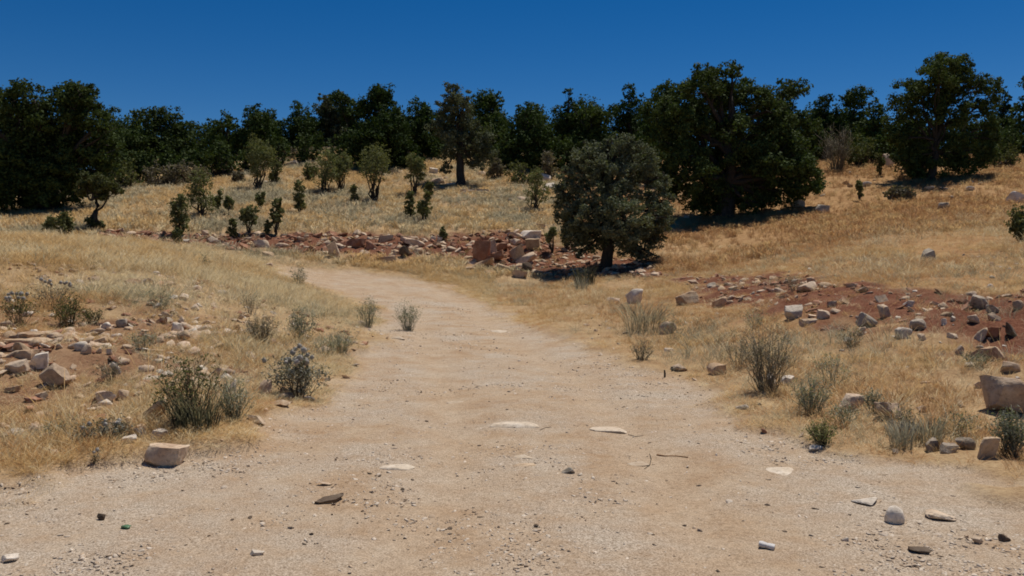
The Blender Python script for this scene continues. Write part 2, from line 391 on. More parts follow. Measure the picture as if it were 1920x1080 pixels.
def leaves(g, C, size, tint, up=.3, slim=.5, out=None):
    """diamond leaves at centres C"""
    n = len(C)
    d = unit(n); d[:, 2] += up * .3; d /= np.linalg.norm(d, axis=1)[:, None]
    nn = unit(n); nn[:, 2] += up
    if out is not None:
        nn = nn * .95 + out; nn /= np.linalg.norm(nn, axis=1)[:, None]; d = d - nn * (d * nn).sum(1)[:, None]; d /= np.linalg.norm(d, axis=1)[:, None] + 1e-9
    s = np.cross(d, nn); s /= np.linalg.norm(s, axis=1)[:, None] + 1e-9
    L = (size * rng.uniform(.6, 1.35, n))[:, None]
    fold = np.cross(d, s) * L * .12
    V = np.stack([C - d * L * .5, C + s * L * slim * .5 + fold, C + d * L * .5, C - s * L * slim * .5 + fold], 1).reshape(-1, 3)
    q = np.arange(n)[:, None] * 4 + np.arange(4)
    g.add(V, q, None, np.repeat(tint, 4))

def crown(g, blobs, leaf, nleaf, clump, tint0=.45, fill=.35, sub=None):
    """blobs: (x,y,z,rx,ry,rz). Each is a head of leafy tufts; each tuft a loose shell of leaves"""
    vol = np.array([b[3] * b[4] * b[5] for b in blobs]) ** .75; share = vol / vol.sum()
    for b, sh in zip(blobs, share):
        n = max(60, int(nleaf * sh)); R = (b[3] * b[4] * b[5]) ** (1 / 3)
        tr = (sub or .36) * R ** .6 * .8; nt = max(5, min(int(2.6 * (R / tr) ** 2), n // 8))
        per = max(6, n // nt)
        u = unit(nt); r = rng.uniform(.0, 1, nt) ** .28
        c = np.array(b[:3]) + u * (r * rng.uniform(.8, 1.12, nt))[:, None] * np.array(b[3:6])
        bt = rng.normal(0, .05); ct = tint0 + bt + rng.normal(0, .13, nt)
        cs = tr * rng.uniform(.55, 1.35, nt)
        o = unit(nt * per); rad = rng.uniform(.15, 1.2, nt * per) ** .75 * (1 + .3 * np.abs(rng.normal(0, .5, nt * per)))
        P = np.repeat(c, per, 0) + o * (rad * np.repeat(cs, per))[:, None] * np.array([1.05, 1.05, .8])
        leaves(g, P, leaf, np.repeat(ct, per) + rng.normal(0, .10, nt * per), .2, .68, o)

def ico(sub):
    p = (1 + 5 ** .5) / 2
    V = [(-1, p, 0), (1, p, 0), (-1, -p, 0), (1, -p, 0), (0, -1, p), (0, 1, p), (0, -1, -p), (0, 1, -p), (p, 0, -1), (p, 0, 1), (-p, 0, -1), (-p, 0, 1)]
    Fc = [(0, 11, 5), (0, 5, 1), (0, 1, 7), (0, 7, 10), (0, 10, 11), (1, 5, 9), (5, 11, 4), (11, 10, 2), (10, 7, 6), (7, 1, 8), (3, 9, 4), (3, 4, 2), (3, 2, 6), (3, 6, 8), (3, 8, 9), (4, 9, 5), (2, 4, 11), (6, 2, 10), (8, 6, 7), (9, 8, 1)]
    V = [np.array(v) / np.linalg.norm(v) for v in V]
    for _ in range(sub):
        c = {}; nf = []
        def md(a, b):
            k = (min(a, b), max(a, b))
            if k not in c: m = V[a] + V[b]; V.append(m / np.linalg.norm(m)); c[k] = len(V) - 1
            return c[k]
        for a, b, d in Fc:
            x, y, z = md(a, b), md(b, d), md(d, a); nf += [(a, x, z), (b, y, x), (d, z, y), (x, y, z)]
        Fc = nf
    return np.array(V), np.array(Fc)
ICO = {s: ico(s) for s in (0, 1, 2, 3)}
def box_grid(n=6):
    V = []; Q = []
    t = np.linspace(-1, 1, n + 1)
    for ax in range(3):
        for sg in (-1, 1):
            b = len(V)
            for i in t:
                for j in t:
                    p = [0, 0, 0]; p[ax] = sg; p[(ax + 1) % 3] = i; p[(ax + 2) % 3] = j * sg; V.append(p)
            for i in range(n):
                for j in range(n):
                    a = b + i * (n + 1) + j; Q.append((a, a + n + 1, a + n + 2)); Q.append((a, a + n + 2, a + 1))
    return np.array(V, float), np.array(Q)
BOXG = {n: box_grid(n) for n in (3, 5, 7)}
def block_geo(r, n=5, skew=.14, cuts=7):
    """a broken block: sheared box, chipped corners, rough faces"""
    P, Fc = BOXG[n]; P = P.copy()
    P = P + .03 * np.sin(P[:, [1, 2, 0]] * 4.1 + r.uniform(0, 6, 3)) * np.cos(P[:, [2, 0, 1]] * 3.3 + r.uniform(0, 6, 3))
    A = np.eye(3) + r.normal(0, skew, (3, 3)); P = P @ A.T
    for _ in range(cuts):
        d = r.choice([-1, 1], 3) * r.uniform(.35, 1, 3); d /= np.linalg.norm(d)
        h = r.uniform(.82, 1.35); P = P - np.clip(P @ d - h, 0, None)[:, None] * d
    P -= (P.max(0) + P.min(0)) / 2; P /= (P.max(0) - P.min(0))
    return P, Fc
def rock_geo(r, sub=2, boxy=.5, cuts=9, hr=(.42, .84)):
    V, Fc = ICO[sub]; V = V.copy()
    box = V / np.max(np.abs(V), axis=1)[:, None]
    P = V * (1 - boxy) + box * boxy * .85
    for _ in range(cuts):
        n = r.normal(size=3); n /= np.linalg.norm(n); n *= np.array([1, 1, .8]); n /= np.linalg.norm(n)
        h = r.uniform(*hr); dd = P @ n - h
        P = P - np.clip(dd, 0, None)[:, None] * n
    f = r.uniform(2, 4); ph = r.uniform(0, 9, 3)
    P = P * (1 + .05 * np.sin(P[:, [1]] * f * 2 + ph[0]) * np.cos(P[:, [2]] * f * 2.3 + ph[1]) + r.normal(0, .008, (len(P), 1)))
    P -= (P.max(0) + P.min(0)) / 2; P /= (P.max(0) - P.min(0))
    return P, Fc      # fits a unit box centred on 0
# ------------------------------------------------------------------ trees
def w2(px, py, d): return ((px - CX) / F * d, d, EYE + (HOR - py) / F * d)
def auto_blobs(px0, px1, top, bot, kind):
    c = (px0 + px1) / 2; W = (px1 - px0) / 2; H = bot - top; B = []
    if kind == 'cone':
        for k in range(9):
            t = (k + .5) / 9; wid = W * (.28 + .75 * t ** .7)
            for s in (-1, 1) if k > 1 else (0,):
                B.append((c + s * wid * rng.uniform(.25, .55) + rng.normal(0, W * .08), top + H * (.07 + .9 * t) , wid * rng.uniform(.5, .7)))
    elif kind == 'ragged':
        for k in range(13):
            t = rng.uniform(0, 1); B.append((c + rng.uniform(-1, 1) * W * (.55 + .25 * t), top + H * (.12 + .8 * t), W * rng.uniform(.32, .5)))
        B.append((c, top + H * .62, W * .75)); B.append((c, top + H * .35, W * .55))
        for s in rng.uniform(-.5, .5, 2): B.append((c + s * W, top + H * .14, W * .34))
    else:
        for k in range(11):
            a = rng.uniform(0, 2 * np.pi); r = rng.uniform(.3, .8)
            B.append((c + math.cos(a) * r * W * .8, top + H * (.5 + .42 * math.sin(a) * r), W * rng.uniform(.34, .52)))
        B.append((c, top + H * .5, W * .72)); B.append((c, top + H * .2, W * .45))
    return B

def tree(name, label, base, blobs, mat, nleaf, leaf, clump=.16, d=None, group=None, lean=0, squash=.85, trunk_r=None, tint=.45, fork=.35, fill=.42, ycap=2.2, sub=None):
    if d is None: x, y, z = at(*base)
    else:
        y = d; x = (base[0] - CX) / F * d; z = ground1(x, y)
    root = tag(link(name, None, loc=(x, y, z)), label, 'tree', group)
    root.empty_display_size = .3
    W3 = []
    for (px, py, r) in blobs:
        rr = r / F * y; bx, _, bz = w2(px, py, y)
        W3.append((bx - x, rng.normal(0, 1) * min(rr * .7, ycap), bz - z, rr, rr * rng.uniform(.9, 1.15), rr * squash))
    g = Geo(); tr = trunk_r or max(.08, .045 * max(b[2] for b in W3))
    zs = np.array([b[2] for b in W3]); lo = max(.5, zs.min() - .2); hi = zs.max()
    fz = lo + (hi - lo) * fork * .5
    cx = np.mean([b[0] for b in W3]); cyc = np.mean([b[1] for b in W3])
    trunk = curve((0, 0, -.25), (cx * .35 + lean, cyc * .3, fz), 6, tr * .25); rad = np.linspace(tr * 1.25, tr * .8, 6); rad[0] *= 1.5
    tube(g, trunk, rad, 9); top = trunk[-1]
    lead = curve(top, (cx * .8, cyc * .6, lo + (hi - lo) * .8), 7, .10); tube(g, lead, np.linspace(tr * .75, tr * .16, 7), 7)
    for b in W3:
        k = rng.integers(0, 5) if b[2] > fz + .6 else 0
        st = lead[k] if b[2] > lead[k][2] else top
        p = curve(st, b[:3], 6, .09 * max(.4, b[3]), .12 * b[3]); tube(g, p, np.linspace(tr * .42, tr * .09, 6), 5)
        for q in range(5):
            e = np.array(b[:3]) + unit(1)[0] * np.array(b[3:6]) * .85
            tube(g, curve(p[rng.integers(2, 6)], e, 4, .05), np.linspace(tr * .12, .012, 4), 4)
    link('trunk', g.mesh('trunk', M['bark'], True), root)
    g = Geo(); crown(g, W3, leaf, nleaf, clump, tint, fill, sub)
    link('crown', g.mesh('crown', M[mat]), root)
    return root

tree('oak_tree', 'grey-green bushy oak with a single dark trunk, standing nearest beside the dirt track', (1138, 497),
     [(1150, 295, 40), (1105, 310, 42), (1195, 305, 40), (1075, 350, 36), (1140, 350, 55), (1215, 345, 42), (1240, 375, 26), (1068, 395, 30), (1100, 410, 45), (1160, 415, 52), (1225, 405, 32),
      (1085, 436, 26), (1130, 438, 28), (1175, 440, 28), (1215, 436, 24), (1170, 272, 20), (1125, 282, 18), (1052, 365, 16), (1208, 470, 18), (1065, 330, 18), (1092, 458, 20), (1072, 425, 22), (1238, 425, 22), (1190, 474, 16), (1056, 410, 16), (1250, 395, 16), (1178, 262, 13), (1110, 274, 11), (1085, 300, 20), (1215, 318, 20), (1228, 455, 14), (1072, 455, 12), (1185, 455, 20), (1135, 458, 20), (1112, 466, 14), (1165, 466, 16), (1205, 482, 12), (1042, 350, 9), (1046, 385, 10), (1058, 318, 9), (1080, 285, 9), (1098, 268, 8), (1140, 262, 9), (1196, 268, 10), (1220, 290, 9), (1245, 330, 11), (1262, 372, 9), (1258, 412, 10), (1242, 448, 9), (1228, 480, 9), (1060, 442, 9), (1084, 478, 9), (1160, 255, 7)],
     'oak_grey', 68000, .08, .12, trunk_r=.2, tint=.52, fill=.5, sub=.24)
tree('oak_tree', 'largest spreading dark green oak, right of centre, with a deep shadow at its foot', (1358, 408),
     [(1345, 150, 36), (1390, 165, 36), (1305, 165, 38), (1275, 185, 40), (1350, 205, 65), (1420, 190, 38), (1445, 215, 42), (1290, 230, 50), (1260, 215, 32), (1470, 250, 40), (1400, 260, 62), (1320, 275, 60),
      (1490, 290, 40), (1450, 310, 52), (1515, 315, 30), (1370, 325, 55), (1280, 300, 42), (1300, 340, 38), (1420, 350, 40), (1490, 340, 38), (1530, 340, 20), (1345, 370, 34), (1260, 330, 30), (1395, 375, 26), (1340, 130, 16), (1375, 128, 18), (1465, 365, 24), (1500, 362, 20), (1250, 262, 26), (1330, 388, 22), (1395, 388, 20), (1300, 370, 30), (1430, 372, 24), (1365, 350, 44), (1270, 352, 26)],
     'oak', 80000, .14, .2, trunk_r=.42, tint=.5)
tree('oak_tree', 'huge dense dark oak at the left edge with a broad flat-topped crown', (88, 398),
     [(30, 195, 38), (75, 190, 40), (125, 182, 40), (165, 180, 26), (160, 205, 45), (190, 235, 32), (100, 225, 60), (40, 240, 55), (0, 220, 45), (-30, 250, 60), (150, 260, 52), (190, 280, 32), (90, 290, 70), (20, 300, 65), (-40, 310, 60), (150, 310, 48),
      (100, 345, 50), (40, 350, 45), (190, 315, 24), (-20, 360, 40), (140, 340, 32), (70, 375, 28), (-70, 270, 50), (22, 178, 14), (155, 168, 12), (-60, 200, 34), (60, 330, 56), (10, 368, 40), (120, 365, 34), (-30, 345, 50), (55, 300, 60), (85, 382, 22)],
     'oak', 80000, .14, .2, trunk_r=.5, tint=.42)
tree('oak_tree', 'tall airy oak at the upper right with sky gaps through its rounded crown', (1745, 338),
     [(1775, 135, 36), (1740, 145, 34), (1815, 145, 36), (1845, 165, 26), (1705, 165, 32), (1690, 195, 28), (1855, 195, 22), (1770, 180, 30), (1730, 205, 26), (1825, 205, 26), (1700, 235, 36), (1760, 245, 42), (1840, 245, 32), (1720, 275, 42), (1790, 285, 44), (1850, 285, 24), (1700, 300, 26), (1750, 315, 34), (1810, 310, 28), (1850, 300, 16), (1720, 325, 20), (1760, 118, 22), (1800, 122, 22), (1680, 260, 22), (1870, 225, 18), (1775, 215, 34), (1790, 160, 34), (1735, 175, 28), (1862, 260, 20)],
     'oak', 56000, .13, .17, trunk_r=.22, tint=.58, fill=.36)
tree('oak_tree', 'open grey-green oak with a dark split trunk on pale rocks in mid slope', (862, 348),
     [(850, 178, 22), (840, 200, 26), (870, 195, 24), (855, 225, 32), (885, 240, 26), (825, 240, 22), (905, 265, 24), (850, 265, 28), (880, 285, 28), (915, 290, 18), (840, 290, 16), (895, 310, 16), (835, 315, 12)],
     'oak_grey', 20000, .125, .17, trunk_r=.24, tint=.28, fork=.6)
tree('young_tree', 'small forked tree with a bare lower trunk below the huge left oak', (178, 434),
     [(165, 338, 18), (195, 345, 18), (155, 352, 14), (210, 355, 13), (180, 350, 20), (188, 365, 12), (172, 415, 10), (186, 420, 9)], 'scrub', 9000, .09, .12, trunk_r=.11, tint=.15)

ROW = [ # label, px0, px1, top, bottom, depth, kind, material, leaves
 ('low dark tree squeezed between the huge left oak and the next crown', 208, 275, 232, 330, 62, 'round', 'oak', 9000),
 ('airy round tree with bare twigs showing at its top, right of the huge left oak', 250, 372, 192, 335, 63, 'ragged', 'oak', 16000),
 ('bright green dome-shaped pine behind the left field', 372, 478, 198, 330, 64, 'cone', 'pine', 15000),
 ('thin ragged tree top poking up between two left pines', 468, 520, 203, 300, 72, 'ragged', 'pine', 8000),
 ('broad shouldered pine at the left end of the central wood', 515, 602, 178, 305, 68, 'cone', 'pine', 13000),
 ('pale grey-green narrow tree beside a gap of sky in the wood', 600, 650, 170, 300, 72, 'ragged', 'oak_grey', 8000),
 ('slender dark pine with a bare spike, left of the twin-topped pine', 640, 680, 166, 300, 69, 'ragged', 'pine', 7000),
 ('ragged pine with two dark tufts at its top, left of centre', 672, 745, 156, 300, 66, 'ragged', 'pine', 12000),
 ('dark dense pine reaching low to the ground left of the open grey oak', 668, 790, 205, 312, 58, 'round', 'pine', 15000),
 ('rounded pine just left of the open grey oak', 745, 825, 178, 310, 64, 'round', 'pine', 11000),
 ('olive tinted pine crown right of the open grey oak', 880, 965, 166, 310, 67, 'ragged', 'oak_fresh', 11000),
 ('dark pine with drooping branches casting deep shade at the wood edge', 925, 1050, 188, 318, 60, 'cone', 'pine', 16000),
 ('small rounded crown behind the drooping pine', 970, 1030, 176, 290, 74, 'round', 'oak', 8000),
 ('dark cone-shaped tree standing above its neighbours in the centre', 1038, 1095, 152, 300, 70, 'cone', 'pine', 9000),
 ('leafy green crown just left of the pointed pine', 1075, 1150, 188, 310, 62, 'ragged', 'oak_fresh', 10000),
 ('tall pointed pine close to the left flank of the largest oak', 1125, 1225, 146, 310, 66, 'cone', 'pine', 14000),
 ('yellow-green crown rising behind the left flank of the largest oak', 1205, 1300, 140, 300, 60, 'round', 'oak_fresh', 12000),
 ('airy crown with loose twigs behind the right shoulder of the largest oak', 1425, 1512, 142, 300, 58, 'ragged', 'oak', 12000),
 ('pointed dark pine right of the largest oak', 1508, 1585, 168, 290, 66, 'cone', 'pine', 11000),
 ('tall dark round-headed pine between the largest oak and the airy right oak', 1562, 1640, 150, 300, 70, 'round', 'pine', 11000),
 ('warm green pine directly left of the airy right oak', 1598, 1690, 178, 312, 62, 'cone', 'oak_fresh', 13000),
 ('pine with a pointed head just right of the airy right oak', 1852, 1905, 148, 305, 68, 'cone', 'pine', 9000),
 ('rounded green crown rising in the gap right of the huge left oak', 205, 300, 212, 335, 66, 'round', 'oak_fresh', 9000),
 ('full dark crown between the dome-shaped pine and the broad shouldered pine', 445, 545, 196, 312, 66, 'round', 'pine', 11000),
 ('broad dark crown behind the pale grey-green narrow tree', 585, 690, 184, 305, 74, 'round', 'pine', 11000),
 ('full green crown directly behind the right side of the open grey oak', 865, 960, 180, 312, 72, 'round', 'pine', 11000),
 ('broad crown filling the gap left of the tall pointed pine', 1040, 1150, 180, 315, 72, 'round', 'oak', 12000),
 ('broad dark crown between the pointed pine and the largest oak', 1160, 1270, 168, 315, 70, 'round', 'pine', 12000),
 ('round dark crown at the right shoulder of the largest oak', 1480, 1590, 186, 300, 70, 'round', 'pine', 11000),
 ('dark pine cut by the right edge of the picture', 1890, 1990, 128, 310, 64, 'cone', 'pine', 13000),
]
for lab, a, b, t, bo, d, kind, mt, n in ROW:
    a -= 14; b += 14; bo += 26
    tree('pine_tree' if mt == 'pine' else 'oak_tree', lab, ((a + b) / 2 + rng.uniform(-6, 6), 0), auto_blobs(a, b, t, bo, kind), mt, int(n * 1.12), .19, .24, d=d, group='trees along the ridge',
         trunk_r=.17, tint=rng.uniform(.35, .55) if mt != 'oak_grey' else .25, fork=.2)
ORD = 'first second third fourth fifth sixth seventh eighth ninth tenth eleventh twelfth thirteenth fourteenth fifteenth sixteenth seventeenth eighteenth nineteenth twentieth twenty-first'.split()
for oi, px in enumerate(np.linspace(225, 1960, 21)):
    a = px + rng.uniform(-18, 18); wd = rng.uniform(115, 150); t = rng.uniform(200, 228)
    tree('pine_tree', 'dark tree in the rear row behind the ridge trees, %s from the left' % ORD[oi], (a, 0), auto_blobs(a - wd / 2, a + wd / 2, t, 345, 'round'), 'pine', 10000, .21, .27, d=rng.uniform(76, 84), group='rear row of trees', trunk_r=.2, fork=.2, tint=.35)

# ------------------------------------------------------------------ bushes and weeds
def size_at(px, py, wpx, hpx):
    x, y, z = at(px, py); return x, y, z, wpx / F * y, hpx / F * y
def bush(name, label, px, py, wpx, hpx, mat='scrub', tint=.4, n=None, leaf=.085, group=None, stemmy=.2, cat='bush', k=None):
    x, y, z, W, H = size_at(px, py, wpx, hpx)
    root = tag(link(name, None, loc=(x, y, z)), label, cat, group); root.empty_display_size = .2
    W *= 1.18; H *= 1.1
    B = []; g = Geo(); k = k or max(5, int(9 * W / max(H, .1)) + 5)
    for q in range(k):
        t = rng.uniform(0, 1); zz = H * (stemmy + (1 - stemmy) * (.1 + .8 * t)); wr = W * .5 * (.55 + .45 * math.sin(math.pi * min(1, t * .8 + .15)))
        rr = min(W, H) * rng.uniform(.15, .27)
        a = rng.uniform(0, 6.28); r = max(0, wr - rr * .8) * math.sqrt(rng.uniform(0.1, 1))
        B.append((r * math.cos(a), r * math.sin(a), min(zz, H - rr * .7), rr, rr, rr * rng.uniform(1.2, 1.9)))
    for b in B:
        p = curve((b[0] * .15, b[1] * .15, -.06), b[:3], 5, .05 * W); tube(g, p, np.linspace(.014 + .018 * W, .006, 5), 5)
    link('stems', g.mesh('stems', M['bark'] if mat in ('scrub', 'oak', 'oak_fresh') else M['stem'], True), root)
    g = Geo(); n = n or min(2200, int(700 + 1400 * W * H)); tint += .1; crown(g, B, leaf, min(n, 9000), min(W, H) * .06 + .012, tint, .5, .28)
    link('foliage', g.mesh('foliage', M[mat]), root)
    return root

def twigs(name, label, px, py, wpx, hpx, mat='drygrey', n=90, leafn=700, leaf=.02, heads=None, tint=.5, group=None, spread=1.0, cat='plant', rad=.004):
    """stems fanning up from one root, small leaves along them, optional round flower heads"""
    x, y, z, W, H = size_at(px, py, wpx, hpx); W *= 1.15; H *= 1.15
    root = tag(link(name, None, loc=(x, y, z)), label, cat, group); root.empty_display_size = .1
    g = Geo(); tips = []; pts = []
    for q in range(n):
        a = rng.uniform(0, 6.28); r = W * .5 * math.sqrt(rng.uniform(0, 1)) * spread; hh = H * rng.uniform(.45, 1.0) * (1 - .35 * (r / (W * .5 + 1e-6)) ** 2)
        e = np.array([r * math.cos(a), r * math.sin(a), hh]); s = np.array([e[0] * .25, e[1] * .25, -.04])
        p = curve(s, e, 5, .035 * H, .06 * H); tube(g, p, np.linspace(rad, rad * .45, 5), 3, rng.uniform(0, 1)); tips.append(e); pts.append(p)
        for b in range(2):
            st = p[rng.integers(2, 4)]; e2 = st + (unit(1)[0] * np.array([1, 1, .3]) + [0, 0, .8]) * H * rng.uniform(.1, .22)
            tube(g, np.stack([st, (st + e2) / 2 + rng.normal(0, .01, 3), e2]), np.array([rad * .6, rad * .5, rad * .35]), 3, rng.uniform(0, 1)); tips.append(e2); pts.append(np.stack([st, e2, e2]))
    link('stems', g.mesh('stems', M[mat] if mat in ('drygrey', 'sage') else M['stem']), root)
    if leafn:
        g = Geo(); idx = rng.integers(0, len(pts), leafn)
        C = np.array([pts[i][rng.integers(1, len(pts[i]))] for i in idx]) + rng.normal(0, .02 + .02 * W, (leafn, 3)); C[:, 2] = np.maximum(C[:, 2], .01)
        leaves(g, C, leaf, tint + rng.normal(0, .2, leafn), .3, .35); link('foliage', g.mesh('foliage', M[mat]), root)
    if heads:
        tips = np.array(tips); order = np.argsort(-tips[:, 2])[:heads[0]]
        V, Fc = ICO[1]
        for i in order:
            g = Geo(); rr = heads[1] * rng.uniform(.75, 1.2)
            sp = V * rr * rng.uniform(.8, 1.25, (len(V), 1)) * [1, 1, 1.15] + tips[i]
            g.add(sp, None, Fc, rng.uniform(.3, .8))
            u = unit(26); s = np.cross(u, unit(26)); s /= np.linalg.norm(s, axis=1)[:, None]
            tv = np.stack([tips[i] + u * rr * .8 + s * rr * .16, tips[i] + u * rr * .8 - s * rr * .16, tips[i] + u * rr * 1.6], 1).reshape(-1, 3)
            g.add(tv, None, np.arange(78).reshape(-1, 3), rng.uniform(.5, 1))
            link('flower_head', g.mesh('flower_head', M['thistle_head']), root)
    return root

def blades(g, n, R, H, wd, lean=.35, head=True, base=0.0):
    a = rng.uniform(0, 6.28, n); r = R * np.sqrt(rng.uniform(0, 1, n)); h = H * rng.uniform(.5, 1.0, n)
    ln = lean * h * rng.uniform(.2, 1, n); la = a + rng.normal(0, .9, n); sa = rng.uniform(0, 6.28, n)
    bx, by = r * np.cos(a), r * np.sin(a)
    sx, sy = np.cos(sa) * wd, np.sin(sa) * wd
    tt = [0, .45, .8, 1.0]; ww = [1, .85, .7, .0]
    if head: ww = [.8, .5, .55, 0]; 
    P = []
    for t, q in zip(tt, ww):
        cx = bx + np.cos(la) * ln * t ** 2; cy = by + np.sin(la) * ln * t ** 2; cz = h * (t - .12 * lean * t * t) + base
        k = q * (1.9 if head and t == .8 else 1)
        P += [np.stack([cx - sx * k, cy - sy * k, cz], 1), np.stack([cx + sx * k, cy + sy * k, cz], 1)]
    V = np.stack([P[0], P[1], P[2], P[3], P[4], P[5], P[6]], 1).reshape(-1, 3)
    i = np.arange(n)[:, None] * 7
    Q = np.concatenate([i + [0, 1, 3, 2], i + [2, 3, 5, 4]]); Tr = i + [4, 5, 6]
    g.add(V, Q, Tr, np.repeat(rng.uniform(0, 1, n), 7))

def clump(name, label, px, py, wpx, hpx, mat, n=160, wd=.004, lean=.45, group=None, head=False, cat='plant'):
    x, y, z, W, H = size_at(px, py, wpx, hpx)
    g = Geo(); blades(g, n, W * .32, H, wd, lean, head, -.03)
    return tag(link(name, g.mesh(name, M[mat]), loc=(x, y, z)), label, cat, group)

G1 = 'shrubs on the straw slope'
for lab, px, py, wd, ht, tn in [
 ('low dark bush on the grass edge under the left oak', 122, 450, 36, 42, .1),
 ('thin low bush at the far left beside the low dark bush', 92, 440, 26, 30, .3),
 ('tall full bush, biggest of the group above the left red bank', 378, 408, 54, 74, .35),
 ('bush leaning in front of the tall full bush on the left slope', 338, 442, 40, 66, .35),
 ('dark narrow bush rooted in the red bank below the leaning bush', 334, 462, 18, 34, .1),
 ('small slim bush right of the tall full bush', 410, 400, 18, 40, .35),
 ('slim bush with a bare stem, second right of the tall full bush', 429, 402, 16, 34, .35),
 ('small dark bush on the lip of the red bank, left of a leafy pair', 437, 446, 18, 36, .1),
 ('loose little bush with two heads above the red bank', 468, 438, 30, 50, .3),
 ('slender bush alone in the grass below the small rounded tree', 489, 396, 18, 42, .4),
 ('tall narrow bush rising from the lip of the red bank', 519, 440, 26, 76, .3),
 ('tiny dark bush at the foot of the tall narrow bush', 502, 442, 14, 28, .1),
 ('upright feathery bush alone in mid slope left of centre', 560, 402, 24, 54, .4),
 ('straggly bush right beside the small rounded tree', 515, 346, 26, 40, .3),
 ('small bush left of the broad twin bushes in mid slope', 580, 342, 30, 30, .2),
 ('small upright bush below the broad twin bushes', 665, 384, 16, 32, .4),
 ('left of two thin bushes standing side by side below the mop-headed sapling', 769, 413, 20, 46, .3),
 ('right of two thin bushes standing side by side below the mop-headed sapling', 795, 416, 26, 50, .3),
 ('small dark bush just right of the mop-headed sapling', 805, 378, 20, 36, .1),
 ('tiny green sprig on the rubble of the red bank', 832, 450, 13, 20, .3),
 ('fresh green bush left of the nearest grey-green oak', 1003, 397, 46, 64, .5),
 ('narrow grey-green bush between the white block and the nearest oak', 1036, 474, 22, 44, .5),
 ('leafy shoot touching the left side of the nearest oak', 1062, 468, 22, 36, .5),
 ('small upright bush in the straw right of the largest oak', 1612, 376, 18, 32, .4),
 ('slim sapling at the head of the right field, left of the airy oak', 1650, 330, 20, 45, .2),
 ('brown-green bush cut by the right edge above the red bank', 1912, 455, 46, 60, .2)]:
    bush('bush', lab, px, py, wd, ht, 'scrub', tn, group=G1)
for lab, px, py, wd, ht in [
 ('small rounded tree with a short bare trunk on the left slope', 485, 357, 54, 82),
 ('round-topped sapling with visible stems, right of the broad bush pair', 705, 378, 68, 84),
 ('mop-headed sapling on a bare stem near the open grey oak', 775, 368, 40, 70)]:
    bush('sapling', lab, px, py, wd, ht, 'scrub', .45, stemmy=.35, group=G1, n=4200, cat='sapling')
bush('bush', 'left of the broad twin bushes in mid slope, yellowish green', 606, 363, 50, 66, 'scrub', .55, stemmy=.3, group=G1, n=3200)
bush('bush', 'right of the broad twin bushes in mid slope, with dark stems', 638, 360, 44, 72, 'scrub', .45, stemmy=.3, group=G1, n=3200)
G2 = 'dry grey scrub at the foot of the wood'
for j, (px, py, wd, ht, lab) in enumerate([
 (230, 356, 70, 50, 'grey dry scrub just right of the huge left oak'), (300, 350, 60, 38, 'grey-brown dry scrub under the airy left tree'),
 (355, 346, 70, 34, 'low grey scrub between the airy tree and the dome-shaped pine'), (415, 330, 46, 30, 'brown scrub in the shade of the dome-shaped pine'),
 (445, 345, 26, 18, 'little rusty tuft in the grass under the dome-shaped pine'), (560, 300, 60, 24, 'dull scrub on the crest under the broad shouldered pine'),
 (980, 345, 70, 36, 'dark grey scrub in the shade of the drooping pine'), (1030, 335, 50, 40, 'purplish scrub left of the nearest oak crown'),
 (930, 335, 40, 30, 'dry scrub on the pale rocks right of the open grey oak'), (1610, 312, 60, 44, 'grey dry scrub at the head of the right field'),
 (1685, 376, 52, 22, 'low cushion of grey scrub in the right field'), (1720, 332, 60, 26, 'low grey scrub at the foot of the airy right oak'), (1880, 315, 60, 36, 'dull scrub under the pines at the far right')]):
    bush('dry_scrub', lab, px, py, wd, ht, 'drygrey' if j % 3 else 'scrub', .15, group=G2, stemmy=.05, leaf=.12, n=1700, cat='shrub')
G3 = 'dark shrubs along the foot of the wood'
for px, py, wd, ht, lab in [
 (226, 350, 60, 62, 'dark shrub touching the right side of the huge left oak'), (272, 345, 66, 54, 'dark shrub below the low squeezed tree'), (322, 342, 70, 58, 'dark shrub below the airy round tree'),
 (372, 338, 60, 50, 'dark shrub between airy tree and dome-shaped pine'), (420, 332, 70, 56, 'dark shrub below the dome-shaped pine'), (468, 322, 50, 46, 'dark shrub behind the small rounded tree'),
 (520, 312, 60, 46, 'dark shrub below the thin ragged tree top'), (580, 306, 60, 44, 'dark shrub on the crest above the twin bushes'), (640, 310, 60, 50, 'dark shrub behind the right twin bush'),
 (690, 315, 70, 54, 'dark shrub behind the round-topped sapling'), (750, 312, 70, 52, 'dark shrub behind the mop-headed sapling'), (960, 318, 90, 50, 'dark shrub below the drooping pine'),
 (1060, 320, 80, 56, 'dark shrub left behind the nearest oak'), (1130, 318, 80, 60, 'dark shrub behind the nearest oak crown'), (1225, 345, 70, 66, 'dark shrub at the left skirt of the largest oak'),
 (1545, 300, 50, 46, 'dark shrub behind the leafless shrub'), (1630, 306, 70, 50, 'dark shrub below the warm green pine'), (1690, 306, 60, 52, 'dark shrub left of the airy right oak'), (1885, 304, 70, 50, 'dark shrub right of the airy right oak')]:
    bush('shrub', lab, px, py, wd, ht, 'oak', .35, group=G3, stemmy=.02, leaf=.18, n=1500, cat='shrub')
twigs('bare_shrub', 'dark leafless shrub with purplish twigs right of the largest oak', 1570, 322, 62, 84, 'drygrey', 90, 900, .06, tint=.05, cat='shrub', rad=.018)

